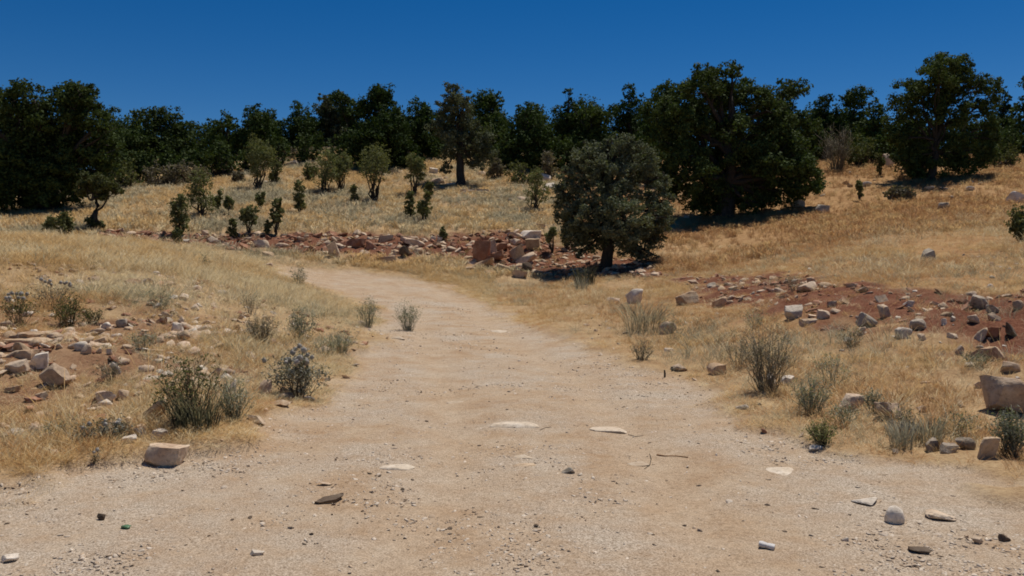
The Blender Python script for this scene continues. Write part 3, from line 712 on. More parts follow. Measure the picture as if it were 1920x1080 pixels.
twigs('dark_bush', 'dark weedy bush with upright olive stems on the left bank', 352, 800, 110, 130, 'scrub', 46, 800, .035, tint=.3, cat='bush', rad=.004)
clump('grass_clump', 'dark straw clump growing through the weedy bush on the left bank', 368, 806, 120, 100, 'olive', 260, .0035, .7)
twigs('thistle', 'grey-blue thistle clump with pale round heads on the left bank beside the track', 562, 745, 110, 84, 'thistle', 46, 1500, .04, (22, .026), .5, 'blue-grey thistles')
twigs('thistle', 'low blue-grey thistle patch above the big block at lower left', 190, 822, 95, 30, 'thistle', 40, 900, .028, (10, .016), .35, 'blue-grey thistles')
twigs('thistle', 'single small thistle in the straw left of the big block', 176, 872, 14, 26, 'thistle', 5, 60, .018, (2, .012), .35, 'blue-grey thistles')
twigs('thistle', 'tall thistles at the far left edge of the left bank', 30, 612, 60, 62, 'scrub', 26, 420, .035, (12, .02), .3, 'blue-grey thistles')
twigs('thistle', 'purplish thistle heads standing above the straw at far left', 100, 578, 70, 52, 'drygrey', 24, 300, .03, (12, .02), .5, 'blue-grey thistles')
twigs('weed', 'dark leafy weed above the rubble on the left bank', 128, 615, 52, 60, 'scrub', 40, 700, .035, tint=.3)
twigs('weed', 'second dark weed right of the leafy weed over the left rubble', 172, 608, 36, 34, 'scrub', 24, 350, .035, tint=.3)
twigs('weed', 'tall grey-green weed standing alone at the inner bend of the track', 562, 545, 30, 50, 'sage', 22, 500, .04, tint=.2)
twigs('weed', 'thin upright weed in the pale straw of the left bank', 386, 506, 14, 32, 'sage', 7, 100, .04, tint=.15)
twigs('weed', 'left of two feathery pale green weeds at the edge of the track', 690, 612, 44, 52, 'sage', 40, 900, .028, tint=.5, group='feathery weeds by the track')
twigs('weed', 'right of two feathery pale green weeds at the edge of the track', 765, 620, 50, 54, 'sage', 46, 1000, .028, tint=.5, group='feathery weeds by the track')
twigs('weed', 'grey-green soft weed above the thistle clump on the left bank', 566, 640, 60, 62, 'sage', 50, 900, .03, tint=.25)
twigs('dry_weed', 'purplish grey dry weed on the left bank', 490, 645, 58, 54, 'drygrey', 60, 700, .025, tint=.5)
twigs('weed', 'silvery weed at the track edge below the feathery pair', 640, 662, 62, 46, 'sage', 46, 800, .025, tint=.75)
twigs('weed', 'pale silvery weed right of the dark weedy bush', 440, 790, 66, 80, 'sage', 46, 700, .022, tint=.6)
clump('grass_clump', 'blue-grey upright grass clump below the white rock right of the track', 1206, 622, 110, 74, 'greyg', 190, .005, .8, head=True)
twigs('dry_weed', 'small grey cushion weed at the right edge of the track', 1203, 674, 46, 34, 'drygrey', 40, 500, .022, tint=.7)
twigs('twiggy_bush', 'grey twiggy bush with white stones at its foot, right of the track', 1438, 735, 105, 130, 'drygrey', 100, 1200, .024, tint=.75, cat='bush', rad=.0035)
twigs('weed', 'pale green weed just right of the twiggy grey bush', 1520, 778, 70, 76, 'sage', 50, 800, .024, tint=.5)
twigs('weed', 'dusty green weed at the lower right corner of the track bend', 1542, 834, 54, 46, 'scrub', 40, 900, .022, tint=.9)
twigs('weed', 'thin grey weed between the two pinkish boulders at right', 1634, 775, 30, 46, 'sage', 22, 300, .022, tint=.3)
twigs('weed', 'dark grey-green weed below the big cut-off boulder at right', 1895, 855, 62, 88, 'sage', 60, 1200, .026, tint=.1)
for lab, px, py, wd, ht, mt, tn in [
 ('pale wispy weed just right of the blue-grey grass clump', 1262, 640, 60, 60, 'sage', .55), ('grey wispy weed between the half hidden stone and the twiggy bush', 1385, 690, 60, 70, 'drygrey', .6),
 ('pale dry weed above the twiggy grey bush', 1420, 615, 60, 36, 'sage', .6), ('pale green weed in the straw between twiggy bush and pinkish boulders', 1560, 730, 60, 70, 'sage', .6),
 ('dusty weed in front of the left pinkish boulder', 1580, 800, 60, 44, 'sage', .5), ('dry grey weed in front of the right pinkish boulder', 1690, 812, 60, 50, 'drygrey', .7),
 ('low green-grey weed above the grey stone heap at lower right', 1790, 815, 70, 46, 'sage', .45), ('small dusty weed under the dark streaked stone', 1600, 650, 50, 34, 'drygrey', .4),
 ('dry brown weed on the lip of the right red bank', 1490, 545, 40, 30, 'drygrey', .4), ('grey weed beside the bright-topped stone at right', 1835, 690, 50, 36, 'sage', .15),
 ('grey-green weed among the rubble of the left bank', 268, 655, 50, 34, 'sage', .4), ('dry purplish weed below the left rubble', 210, 720, 60, 44, 'drygrey', .5),
 ('silvery weed left of the low thistle patch', 110, 818, 60, 28, 'sage', .6), ('pale weed right behind the thistle clump', 610, 670, 50, 40, 'sage', .7), ('wispy dry weed on the upper left bank', 470, 590, 50, 36, 'drygrey', .6),
 ('olive weed high on the upper left bank near the peaked stone', 300, 580, 50, 34, 'sage', .3)]:
    twigs('weed', lab, px, py, wd, ht, mt, 26, 380, .024, tint=tn, group='wispy weeds on the banks', rad=.0028)
clump('grass_clump', 'green-grey grass clump in the straw right of the twiggy bush', 1690, 840, 60, 70, 'greyg', 160, .003, .4, head=True)
clump('grass_clump', 'grey grass clump beside the yellowish boulder at lower right', 1740, 830, 80, 60, 'greyg', 200, .003, .5, head=True)
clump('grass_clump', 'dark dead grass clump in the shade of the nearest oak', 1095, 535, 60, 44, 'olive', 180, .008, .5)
clump('grass_clump', 'pale dead stalks at the front of the nearest oak shade', 1090, 545, 40, 34, 'greyg', 60, .008, .4)

# ------------------------------------------------------------------ stones one can pick out
def stone(label, px, pyc, wpx, hpx, mat='pale', tilt=0.0, flat=1.0, group=None, name='stone', sink=.22, boxy=.65, cuts=13, deep=None, yaw=None, sub=3):
    r = np.random.default_rng(abs(int(px * 13 + pyc * 7)) + 3)
    x, y, z = at(px, min(pyc + hpx / 2, 1076))
    W = wpx / F * y; H = hpx / F * y * 1.08
    D = W * (deep or r.uniform(.6, .95))
    if flat < .5:                                    # lying slab: its height in the picture is mostly its depth
        D = max(W * .5, hpx / F * y * (y / EYE) * .55); D = min(D, W * 1.3); H = W * .14 * (.5 + flat); sink = .62; boxy = .35; cuts = 5; mat = 'dusty' if mat != 'tan' else mat
    if boxy >= .9 or r.uniform() < .45 and boxy > .5: P, Fc = block_geo(r, 7 if wpx > 40 else 5, .12 if boxy >= .9 else .25)
    else: P, Fc = rock_geo(r, 2 if wpx < 40 else sub, boxy, cuts)
    P = P * np.array([W, D, H * (1 + sink)])
    c, s = math.cos(tilt), math.sin(tilt)
    P = np.stack([P[:, 0] * c - P[:, 2] * s, P[:, 1], P[:, 0] * s + P[:, 2] * c], 1)
    ya = r.uniform(-.35, .35) if yaw is None else yaw; c, s = math.cos(ya), math.sin(ya)
    P = np.stack([P[:, 0] * c - P[:, 1] * s, P[:, 0] * s + P[:, 1] * c, P[:, 2]], 1)
    cy = y + D * .35; zc = z + (P[:, 2].max() - P[:, 2].min()) * (.5 - sink)
    CLEAR.append((x, y, W, H, D))
    me = mesh_np(name, P, Fc, M[mat])
    return tag(link(name, me, loc=(x, cy, zc)), label, 'stone', group)

CLEAR = []
LG = 'stones on the left bank'
BG = 'stones along the red bank'
CG = 'blocks heaped at the end of the red bank'
RG = 'stones on the right bank'
TG = 'stones set in the track'
FG = 'stones in the right field'
STONES = [
 # left bank
 ('topmost thin slab of the layered stack at the left edge', 38, 630, 74, 10, 'tan', 0, 1, LG), ('second slab of the layered stack at the left edge', 44, 641, 72, 9, 'tan', .03, 1, LG),
 ('dark lower slab of the layered stack at the left edge', 34, 651, 78, 10, 'red', -.02, 1, LG), ('block under the layered stack at the left edge', 45, 664, 40, 14, 'tan', 0, 1, LG),
 ('pale boulder below the layered stack, left of its twin', 26, 690, 46, 22, 'pale', .1, 1, LG), ('white pointed boulder right of its twin below the layered stack', 68, 680, 46, 26, 'white', .25, 1, LG),
 ('long pale slab leaning with a dark notch, below the twin boulders', 96, 708, 52, 36, 'pale', .6, .8, LG), ('narrow stone half sunk at the left edge', 20, 732, 28, 11, 'tan', .1, 1, LG),
 ('low pale stone below the leaning notched slab', 75, 742, 30, 16, 'tan', 0, 1, LG), ('pair-forming pale stone left in mid left bank', 195, 745, 40, 20, 'pale', .15, 1, LG),
 ('pale stone right of its close neighbour in mid left bank', 226, 741, 24, 20, 'pale', -.3, 1, LG), ('sliver of stone in the straw at lower left', 118, 771, 24, 9, 'tan', .4, 1, LG),
 ('rounded stone left of a trio on the left rubble', 134, 649, 16, 11, 'pale', 0, 1, LG), ('largest stone of a trio on the left rubble', 160, 656, 20, 18, 'pale', .2, 1, LG), ('small stone right of a trio on the left rubble', 184, 658, 11, 10, 'pale', 0, 1, LG),
 ('little round stone right of the trio on the left rubble', 204, 660, 10, 11, 'pale', 0, 1, LG), ('bright stone standing tallest over the left rubble', 198, 612, 17, 14, 'white', -.3, 1, LG), ('flat slab left below the bright stone of the rubble', 175, 623, 36, 11, 'pale', .05, 1, LG),
 ('purplish stone right of the bright stone of the rubble', 226, 606, 22, 15, 'grey', .2, 1, LG), ('small chip above the left rubble', 152, 609, 12, 7, 'pale', 0, 1, LG), ('flat tan slab in the centre of the left rubble', 186, 640, 24, 11, 'tan', .2, 1, LG),
 ('thin stone below the rubble slab', 232, 651, 24, 8, 'pale', 0, 1, LG), ('low stone at the bottom of the rubble', 240, 660, 20, 9, 'red', 0, 1, LG), ('small stone right of the rubble', 276, 631, 12, 10, 'pale', .1, 1, LG),
 ('pointed chip right of the small rubble stone', 299, 636, 15, 14, 'tan', .8, 1, LG), ('bright angular stone in the middle of the left bank', 331, 616, 24, 18, 'white', -.2, 1, LG), ('thin upright splinter above the bright angular stone', 340, 601, 8, 18, 'pale', .35, 1, LG),
 ('tan slab below the bright angular stone', 342, 630, 22, 14, 'tan', .6, 1, LG), ('brown-ended stone in the pale straw of the upper left bank', 246, 533, 30, 20, 'tan', .1, 1, LG), ('slanting slab right of the brown-ended stone', 270, 529, 30, 9, 'pale', .45, 1, LG),
 ('small peaked stone with a dark hollow, upper left bank', 369, 544, 16, 13, 'tan', .3, 1, LG), ('round pale stone below left of the peaked stone', 343, 557, 17, 13, 'pale', 0, 1, LG), ('low stone left of the round pale stone', 331, 572, 18, 9, 'pale', 0, 1, LG),
 ('low stone right below the round pale stone', 363, 576, 18, 11, 'pale', 0, 1, LG), ('small stone high in the pale straw', 211, 514, 11, 9, 'pale', 0, 1, LG), ('flat stone high in the pale straw', 175, 523, 20, 8, 'pale', .2, 1, LG),
 ('orange stone standing in the straw left of the purplish weed', 444, 617, 12, 16, 'tan', .1, 1, LG), ('flat chip left of the orange stone', 412, 625, 14, 7, 'pale', 0, 1, LG), ('white upright stone right of the dark weedy bush', 434, 727, 16, 32, 'white', -.2, 1, LG),
 ('long leaning stone with a dark underside left of the dark weedy bush', 290, 778, 60, 18, 'tan', .75, 1, LG), ('pale stone at the left foot of the weedy bush', 236, 789, 26, 14, 'pale', 0, 1, LG), ('pale stone left of the thistle clump', 497, 727, 26, 24, 'pale', .2, 1, LG),
 ('pinkish white upright stone in mid left bank', 216, 690, 15, 22, 'white', .3, 1, LG), ('pale low stone right of the weedy bush foot', 478, 786, 36, 13, 'pale', 0, 1, LG),
 ('square pale block with a flat top and dark right end at the grass edge', 304, 857, 78, 34, 'pale', -.02, 1, LG), ('flat white stone at the left edge, above the golden straw', 20, 813, 50, 10, 'white', 0, 1, LG), ('round pale stone in the straw left of the low thistle patch', 70, 808, 36, 16, 'pale', 0, 1, LG),
 ('dark topped stone just behind the square block', 262, 812, 22, 16, 'grey', .2, 1, LG), ('white stone left behind the square block', 240, 824, 30, 16, 'white', 0, 1, LG), ('white stone right behind the square block', 296, 815, 30, 18, 'white', -.2, 1, LG), ('brown stone left of the leaning stone', 232, 800, 24, 18, 'tan', 0, 1, LG),
 # red bank
 ('pale oblong slab lying on the red bank, left of a tilted one', 488, 457, 32, 13, 'pale', .1, 1, BG), ('pale slab tilting right on the red bank', 526, 458, 23, 11, 'pale', -.5, 1, BG), ('pale slab below the oblong slab at the foot of the red bank', 501, 475, 22, 11, 'tan', .2, 1, BG),
 ('big pale slab standing on end on the red bank', 625, 469, 20, 28, 'pale', .3, 1, BG), ('white stone at the left part of the red bank', 396, 450, 22, 11, 'pale', -.5, 1, BG), ('small white stone near the dark narrow bush', 347, 453, 14, 9, 'white', 0, 1, BG), ('low white stone below the dark narrow bush', 352, 463, 18, 9, 'pale', 0, 1, BG),
 ('reddish slab in the left of the red bank', 462, 466, 36, 10, 'red', -.3, 1, BG), ('pale stone on the grass above the red bank', 382, 436, 18, 9, 'pale', 0, 1, BG), ('red block right of the standing slab', 660, 455, 44, 18, 'red', 0, 1, BG), ('dark red slab right of the red block', 696, 461, 26, 15, 'red', -.3, 1, BG),
 ('pale slab bridging a dark hollow in the red bank', 772, 456, 44, 10, 'pale', -.25, 1, BG), ('upper pale slab over the dark hollow', 766, 446, 32, 10, 'pale', .1, 1, BG), ('rubble slab left of the dark hollow', 722, 446, 30, 10, 'pale', .15, 1, BG), ('small pale stone right of the dark hollow', 812, 447, 12, 9, 'white', 0, 1, BG),
 ('small pale stone under the green sprig', 824, 449, 10, 8, 'pale', 0, 1, BG), ('broad low stone at the grassy foot of the red bank', 720, 486, 42, 14, 'tan', 0, 1, BG), ('red stone at the foot of the bank left of the broad low stone', 652, 482, 24, 9, 'red', 0, 1, BG), ('dark upright block standing in for the shaded hollow under the bridging slab', 758, 472, 18, 22, 'dark', .15, 1, BG),  # the dark block under the bridging slab stands in for the hollow's shade
 ('low reddish stone near the start of the bank', 230, 452, 20, 8, 'pale', 0, 1, BG), ('pale chip at the left end of the red bank', 290, 447, 12, 7, 'pale', .2, 1, BG), ('pale slab at the track edge below the bank', 500, 498, 20, 7, 'pale', .2, 1, BG),
 # heap
 ('tall rust-red block standing at the left of the heap', 903, 470, 32, 38, 'red', -.06, 1, CG), ('pale stone right behind the rust-red block', 924, 462, 18, 24, 'pale', .2, 1, CG), ('rusty slab leaning in the middle of the heap', 936, 464, 30, 11, 'red', .35, 1, CG), ('thin pale slab above the heap middle', 965, 441, 28, 9, 'pale', -.1, 1, CG),
 ('pale stone under the thin slab of the heap', 966, 453, 26, 12, 'pale', .1, 1, CG), ('big white flat-topped block crowning the heap', 995, 440, 38, 16, 'white', -.05, 1, CG), ('cream block beneath the white crowning block', 1000, 458, 32, 22, 'tan', .1, 1, CG), ('block with a lit top and dark face in front of the heap', 970, 479, 32, 26, 'tan', .5, 1, CG),
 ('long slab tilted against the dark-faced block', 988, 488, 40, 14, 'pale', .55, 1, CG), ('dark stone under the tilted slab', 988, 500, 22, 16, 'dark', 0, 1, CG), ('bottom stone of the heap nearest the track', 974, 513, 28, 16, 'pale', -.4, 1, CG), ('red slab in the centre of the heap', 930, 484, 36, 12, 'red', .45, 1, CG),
 ('long low slab in front of the rust-red block', 906, 497, 46, 10, 'tan', .3, 1, CG), ('flat stone low in the heap', 940, 500, 34, 12, 'tan', 0, 1, CG), ('low stone at the left foot of the heap', 880, 504, 24, 10, 'tan', .2, 1, CG), ('small stone at the right foot of the heap', 1006, 511, 24, 7, 'pale', 0, 1, CG), ('stone sunk in the straw below the heap', 916, 512, 22, 9, 'tan', 0, 1, CG),
 # right bank
 ('white pitted rock on the grass at the right of the nearest oak shade', 1192, 556, 34, 27, 'white', .1, 1, RG), ('flat stone left of the white pitted rock', 1150, 562, 26, 8, 'pale', 0, 1, RG), ('pale boulder with a lit top, third right of the nearest oak', 1291, 560, 40, 25, 'tan', .05, 1, RG), ('rounded boulder right of the lit-topped boulder', 1350, 567, 28, 20, 'tan', 0, 1, RG),
 ('cream boulder behind the blue-grey grass clump', 1254, 615, 34, 22, 'pale', 0, 1, RG), ('small stone in front of the largest oak', 1302, 529, 22, 9, 'pale', 0, 1, RG), ('small stone right of the oak-front stone', 1336, 534, 20, 9, 'grey', 0, 1, RG), ('stone with a dark hollow at the head of the right red bank', 1518, 538, 38, 17, 'pale', .1, 1, RG),
 ('large pale stone at the left end of the right red bank', 1492, 583, 44, 27, 'white', -.15, 1, RG), ('flat-topped stone with a dark foot on the right red bank', 1546, 590, 26, 16, 'pale', 0, 1, RG), ('low lit slab below the large pale stone', 1517, 604, 32, 11, 'pale', .15, 1, RG), ('dark streaked stone leaning on the right red bank', 1627, 604, 34, 22, 'grey', -.6, 1, RG),
 ('upright pointed pale stone on the right red bank', 1661, 583, 22, 26, 'pale', .2, 1, RG), ('flat pale stone at the top of the right red bank', 1706, 570, 22, 12, 'white', .1, 1, RG), ('grey stone slanting right in the red bank', 1729, 609, 36, 20, 'grey', -.35, 1, RG), ('bright stone below the slanting grey stone', 1697, 625, 30, 20, 'white', -.15, 1, RG),
 ('small pale chip right of the bright stone', 1731, 632, 16, 11, 'pale', -.3, 1, RG), ('small upright stone below the dark streaked stone', 1616, 620, 14, 18, 'pale', -.3, 1, RG), ('greenish grey boulder at the top right of the red bank', 1842, 568, 40, 22, 'grey', -.4, 1, RG), ('stone under the greenish boulder with a dark side', 1864, 580, 26, 14, 'grey', -.5, 1, RG),
 ('pinkish stone below the greenish boulder', 1866, 595, 24, 13, 'pale', -.3, 1, RG), ('little white stone left of a pair in the red bank', 1772, 603, 12, 11, 'white', 0, 1, RG), ('little white stone right of a pair in the red bank', 1789, 598, 14, 10, 'white', 0, 1, RG), ('tilted pale stone in the right red bank', 1828, 598, 16, 17, 'pale', .5, 1, RG),
 ('smooth oval stone standing in the right red bank', 1843, 628, 20, 24, 'pale', -.1, 1, RG), ('big stone with a bright top and shaded front at the right', 1862, 664, 50, 28, 'tan', -.1, 1, RG), ('stone at the right edge below the bright-topped stone', 1898, 690, 36, 18, 'pale', -.15, 1, RG), ('rounded pink stone left of the bright-topped stone', 1801, 657, 15, 18, 'pale', -.4, 1, RG),
 ('pale flake low in the right red bank', 1789, 630, 20, 11, 'pale', -.4, 1, RG), ('dark slab jutting out at the right edge', 1900, 625, 40, 12, 'dark', -.7, 1, RG), ('brown stone beside the jutting dark slab', 1868, 624, 28, 20, 'red', 0, 1, RG), ('stone at the right edge near the greenish boulder', 1912, 572, 22, 16, 'pale', 0, 1, RG),
 ('great boulder cut by the right edge, white on top and brown in front', 1905, 747, 92, 62, 'pale', -.25, 1, RG), ('pinkish boulder left of its pair in the right straw', 1600, 756, 50, 30, 'pale', 0, 1, RG), ('pinkish boulder right of its pair in the right straw', 1672, 771, 62, 28, 'pale', -.25, 1, RG), ('stone half hidden in straw at the right track edge', 1346, 693, 34, 20, 'tan', 0, 1, RG),
 ('low stone left of the half hidden stone', 1276, 690, 28, 13, 'pale', 0, 1, RG), ('white stone left at the foot of the twiggy grey bush', 1450, 713, 24, 22, 'white', 0, 1, RG), ('white stone right at the foot of the twiggy grey bush', 1478, 714, 26, 17, 'white', 0, 1, RG), ('yellowish upright boulder at the lower right', 1856, 842, 46, 38, 'tan', .1, 1, RG),
 ('grey stone left in the heap beside the yellowish boulder', 1752, 838, 36, 20, 'grey', .1, 1, RG), ('grey stone in the middle of the heap beside the yellowish boulder', 1785, 842, 40, 18, 'grey', -.2, 1, RG), ('grey stone right in the heap beside the yellowish boulder', 1815, 834, 30, 20, 'grey', .2, 1, RG), ('small white stone under the dusty green weed', 1530, 842, 26, 10, 'white', 0, 1, RG),
 ('small white stone below the pinkish boulders', 1805, 758, 18, 13, 'pale', 0, 1, RG), ('stone behind the great cut-off boulder', 1840, 722, 26, 12, 'pale', 0, 1, RG), ('low pale rock in the dry weeds of the right bank', 1735, 768, 22, 12, 'pale', 0, 1, RG),
 # right field and slope
 ('lone grey boulder in the middle of the right field', 1745, 478, 32, 21, 'grey', .1, 1, FG), ('white stone left under the right edge of the largest oak', 1432, 373, 28, 14, 'white', 0, 1, FG), ('dark-sided stone under the right edge of the largest oak', 1498, 382, 26, 16, 'grey', 0, 1, FG), ('grey rock right of the largest oak on the slope', 1545, 391, 30, 17, 'grey', 0, 1, FG),
 ('white stone peeping from the lower leaves of the largest oak', 1506, 359, 18, 12, 'white', 0, 1, FG), ('pale pointed stone in the field below the slim sapling', 1626, 345, 20, 10, 'white', .2, 1, FG), ('low grey rock in the right field below the airy oak', 1772, 386, 28, 13, 'grey', 0, 1, FG), ('big grey-white boulder at the right edge of the right field', 1909, 370, 30, 20, 'white', -.1, 1, FG),
 ('pale stone right of the airy oak foot', 1822, 353, 22, 8, 'white', 0, 1, FG), ('low stone just below the airy oak foot', 1745, 352, 22, 7, 'pale', 0, 1, FG), ('small stone high in the far right straw', 1860, 495, 12, 7, 'pale', 0, 1, FG), ('small white stone on the far right red lip', 1858, 536, 12, 7, 'white', 0, 1, FG),
 ('pale rock left of the fresh green bush on the slope', 978, 372, 22, 8, 'pale', 0, 1, FG), ('white rock upper of two beside the nearest oak crown', 1022, 332, 24, 16, 'white', 0, 1, FG), ('white rock lower of two beside the nearest oak crown', 1030, 350, 26, 16, 'white', 0, 1, FG), ('flat pale rock above the red bank near the nearest oak', 1013, 424, 24, 9, 'pale', 0, 1, FG),
 ('low white ledge under the open grey oak', 850, 345, 31, 6, 'white', .1, 1, FG), ('pale rock left of the open grey oak trunk', 820, 338, 25, 11, 'pale', 0, 1, FG), ('pale rock right of the open grey oak trunk', 905, 325, 25, 9, 'pale', 0, 1, FG), ('white rock in the shade right of the open grey oak', 940, 312, 24, 8, 'white', 0, 1, FG), ('long pale ledge right below the open grey oak', 890, 358, 60, 8, 'pale', 0, 1, FG),
 ('pale rock between the mop-headed sapling and the grey oak', 812, 318, 18, 13, 'white', .1, 1, FG), ('white rock on the crest right of the small rounded tree', 590, 300, 24, 8, 'pale', 0, 1, FG), ('pale rock on the crest above the twin bushes', 548, 305, 24, 12, 'pale', 0, 1, FG),
 ('pale outcrop in the gap between pines at the right', 1530, 275, 36, 20, 'white', 0, 1, FG), ('pinkish outcrop below the warm green pine', 1668, 300, 24, 26, 'pale', .2, 1, FG), ('pale outcrop behind the grey dry scrub at left', 282, 318, 28, 18, 'white', 0, 1, FG), ('pale rock under the airy left tree', 250, 330, 22, 20, 'pale', 0, 1, FG),
 # on the track
 ('pale flat stone sunk in the track, left of its twin', 987, 853, 50, 15, 'white', 0, .2, TG), ('brown stone just below the left sunk stone', 985, 870, 46, 11, 'tan', 0, .2, TG), ('pale flat stone sunk in the track beside a crooked twig', 1195, 864, 48, 19, 'white', 0, .25, TG), ('long thin ledge of rock across the middle of the track', 965, 797, 96, 9, 'pale', 0, .2, TG),
 ('wide pale rock surface worn bare in the track', 1145, 804, 90, 14, 'pale', 0, .1, TG), ('flat white slab lying far up the track', 938, 620, 44, 8, 'white', 0, .2, TG), ('pale worn stone on the left side of the track', 855, 752, 42, 10, 'pale', 0, .15, TG), ('broad pale stone worn flush at the right of the track', 1472, 876, 62, 26, 'pale', 0, .1, TG),
 ('round cream stone lying loose at lower right', 1682, 968, 36, 30, 'white', 0, 1, TG), ('thin white flake above the round cream stone', 1632, 944, 52, 7, 'white', .05, 1, TG), ('narrow pale flake right of the round cream stone', 1772, 972, 56, 9, 'pale', -.1, 1, TG), ('dark flat stone on the left of the track', 614, 941, 52, 9, 'dark', 0, 1, TG),
 ('small pale stone on the left of the track', 608, 908, 28, 8, 'pale', 0, 1, TG), ('white stone at the bottom left of the track', 480, 1040, 28, 10, 'white', 0, 1, TG), ('white flake at the bottom left corner', 12, 1052, 30, 12, 'white', 0, 1, TG), ('wide grey-white patch of rock left of the sunk stones', 742, 874, 70, 12, 'pale', 0, .1, TG),
 ('dark oblong stone at the bottom right of the track', 1728, 1034, 40, 8, 'dark', 0, 1, TG), ('grey cobble in front of the sunk twin stones', 1066, 884, 26, 10, 'grey', 0, 1, TG), ('black pebble on the far left of the track', 188, 970, 18, 11, 'dark', 0, 1, TG), ('flat pinkish stone at the left edge of the upper track', 740, 632, 36, 7, 'pale', 0, .2, TG),
 ('dark cobble at the right edge of the foreground', 1888, 1010, 24, 12, 'dark', 0, 1, TG), ('small pale cobble beside the dark oblong stone', 1835, 1016, 22, 9, 'pale', 0, 1, TG),
]
BLOCKS = {304, 903, 970, 995, 1000, 625, 660, 45, 488, 38, 44, 34, 772, 766, 722, 1546, 965, 924, 936, 988, 930, 906}
for a in STONES:
    if a[1] == 1682: stone(*a, boxy=.05, sub=3, cuts=2)
    elif a[1] in BLOCKS: stone(*a, boxy=1.15, sub=3, cuts=9)
    else: stone(*a)

# ------------------------------------------------------------------ litter, twigs, stakes
def litter():
    x, y, z = at(1440, 1034); L = 32 / F * y * .9
    root = tag(link('crushed_can', None, loc=(x, y + .02, z + .018)), 'small crushed silvery white can lying on the track at lower right', 'can'); root.rotation_euler = (0, .12, -.45)
    m1 = paint('can_white', (.66, .62, .58), .6, .3); m2 = paint('can_end_metal', (.5, .5, .52), .3, .5, 1)  # the ends are plain grey metal
    g = Geo(); t = np.linspace(-L * .5, L * .5, 7); th = np.linspace(0, 2 * np.pi, 16, endpoint=False)
    r = np.array([.020, .024, .022, .019, .022, .024, .021])
    V = np.stack([np.repeat(t, 16), (r[:, None] * np.cos(th)).ravel(), (r[:, None] * .72 * np.sin(th) * (1 + .08 * np.sin(3 * th))).ravel()], 1); j = np.arange(16); k = (j + 1) % 16
    g.add(V, np.concatenate([np.stack([i * 16 + j, i * 16 + k, (i + 1) * 16 + k, (i + 1) * 16 + j], 1) for i in range(6)])); link('body', g.mesh('body', m1, True), root)
    for s in (-1, 1):
        g = Geo(); V = np.stack([np.full(16, s * L * .5), .0205 * np.cos(th), .0148 * np.sin(th)], 1); V = np.vstack([V, [[s * (L * .5 - .004), 0, 0]]])
        g.add(V, None, np.stack([j, k, np.full(16, 16)], 1)); link('can_end', g.mesh('can_end', m2, True), root)
litter()
def twig(label, pix, r, mat='stem', name='twig'):
    P = []
    for px, py in pix: x, y, z = at(px, py); P.append((x, y, z + r * .6))
    P = np.array(P); c = P[0].copy(); g = Geo(); tube(g, P - c, np.linspace(r, r * .5, len(P)), 6)
    tag(link(name, g.mesh(name, M[mat], True), loc=c), label, 'twig')
twig('crooked dark twig curling over the right sunk stone', [(1218, 852), (1221, 862), (1218, 874), (1208, 880)], .0035, 'bark')
twig('orange-brown strip of bark lying right of the crooked twig', [(1232, 855), (1248, 858), (1268, 857), (1290, 860)], .009, 'barkchip', 'bark_strip')
twig('thin dark stick at the right end of the wide pale rock', [(1178, 816), (1192, 819), (1206, 818)], .0035, 'bark')
twig('short stick at the right end of the long ledge', [(1012, 808), (1022, 803), (1034, 801)], .0035, 'bark')
for px, py, hh, lab in [(1246, 708, 14, 'short dark wooden stake at the right edge of the track'), (1260, 696, 8, 'tiny stake just behind the short dark stake')]:
    x, y, z = at(px, py); g = Geo(); H = hh / F * y; tube(g, [(0, 0, -.08), (.004, 0, H * .5), (0, .004, H)], np.array([.013, .013, .010]), 7)
    tag(link('stake', g.mesh('stake', M['bark'], True), loc=(x, y, z)), lab, 'stake', 'stakes by the track')
def scrap():
    x, y, z = at(236, 992); r = np.random.default_rng(5); P, Fc = rock_geo(r, 2, .2, 4); P = P * [.06, .05, .022]
    tag(link('green_scrap', mesh_np('green_scrap', P, Fc, paint('scrap_green', (.10, .20, .09), .45), True), loc=(x, y, z + .006)), 'small green scrap lying on the track at lower left', 'litter')
scrap()

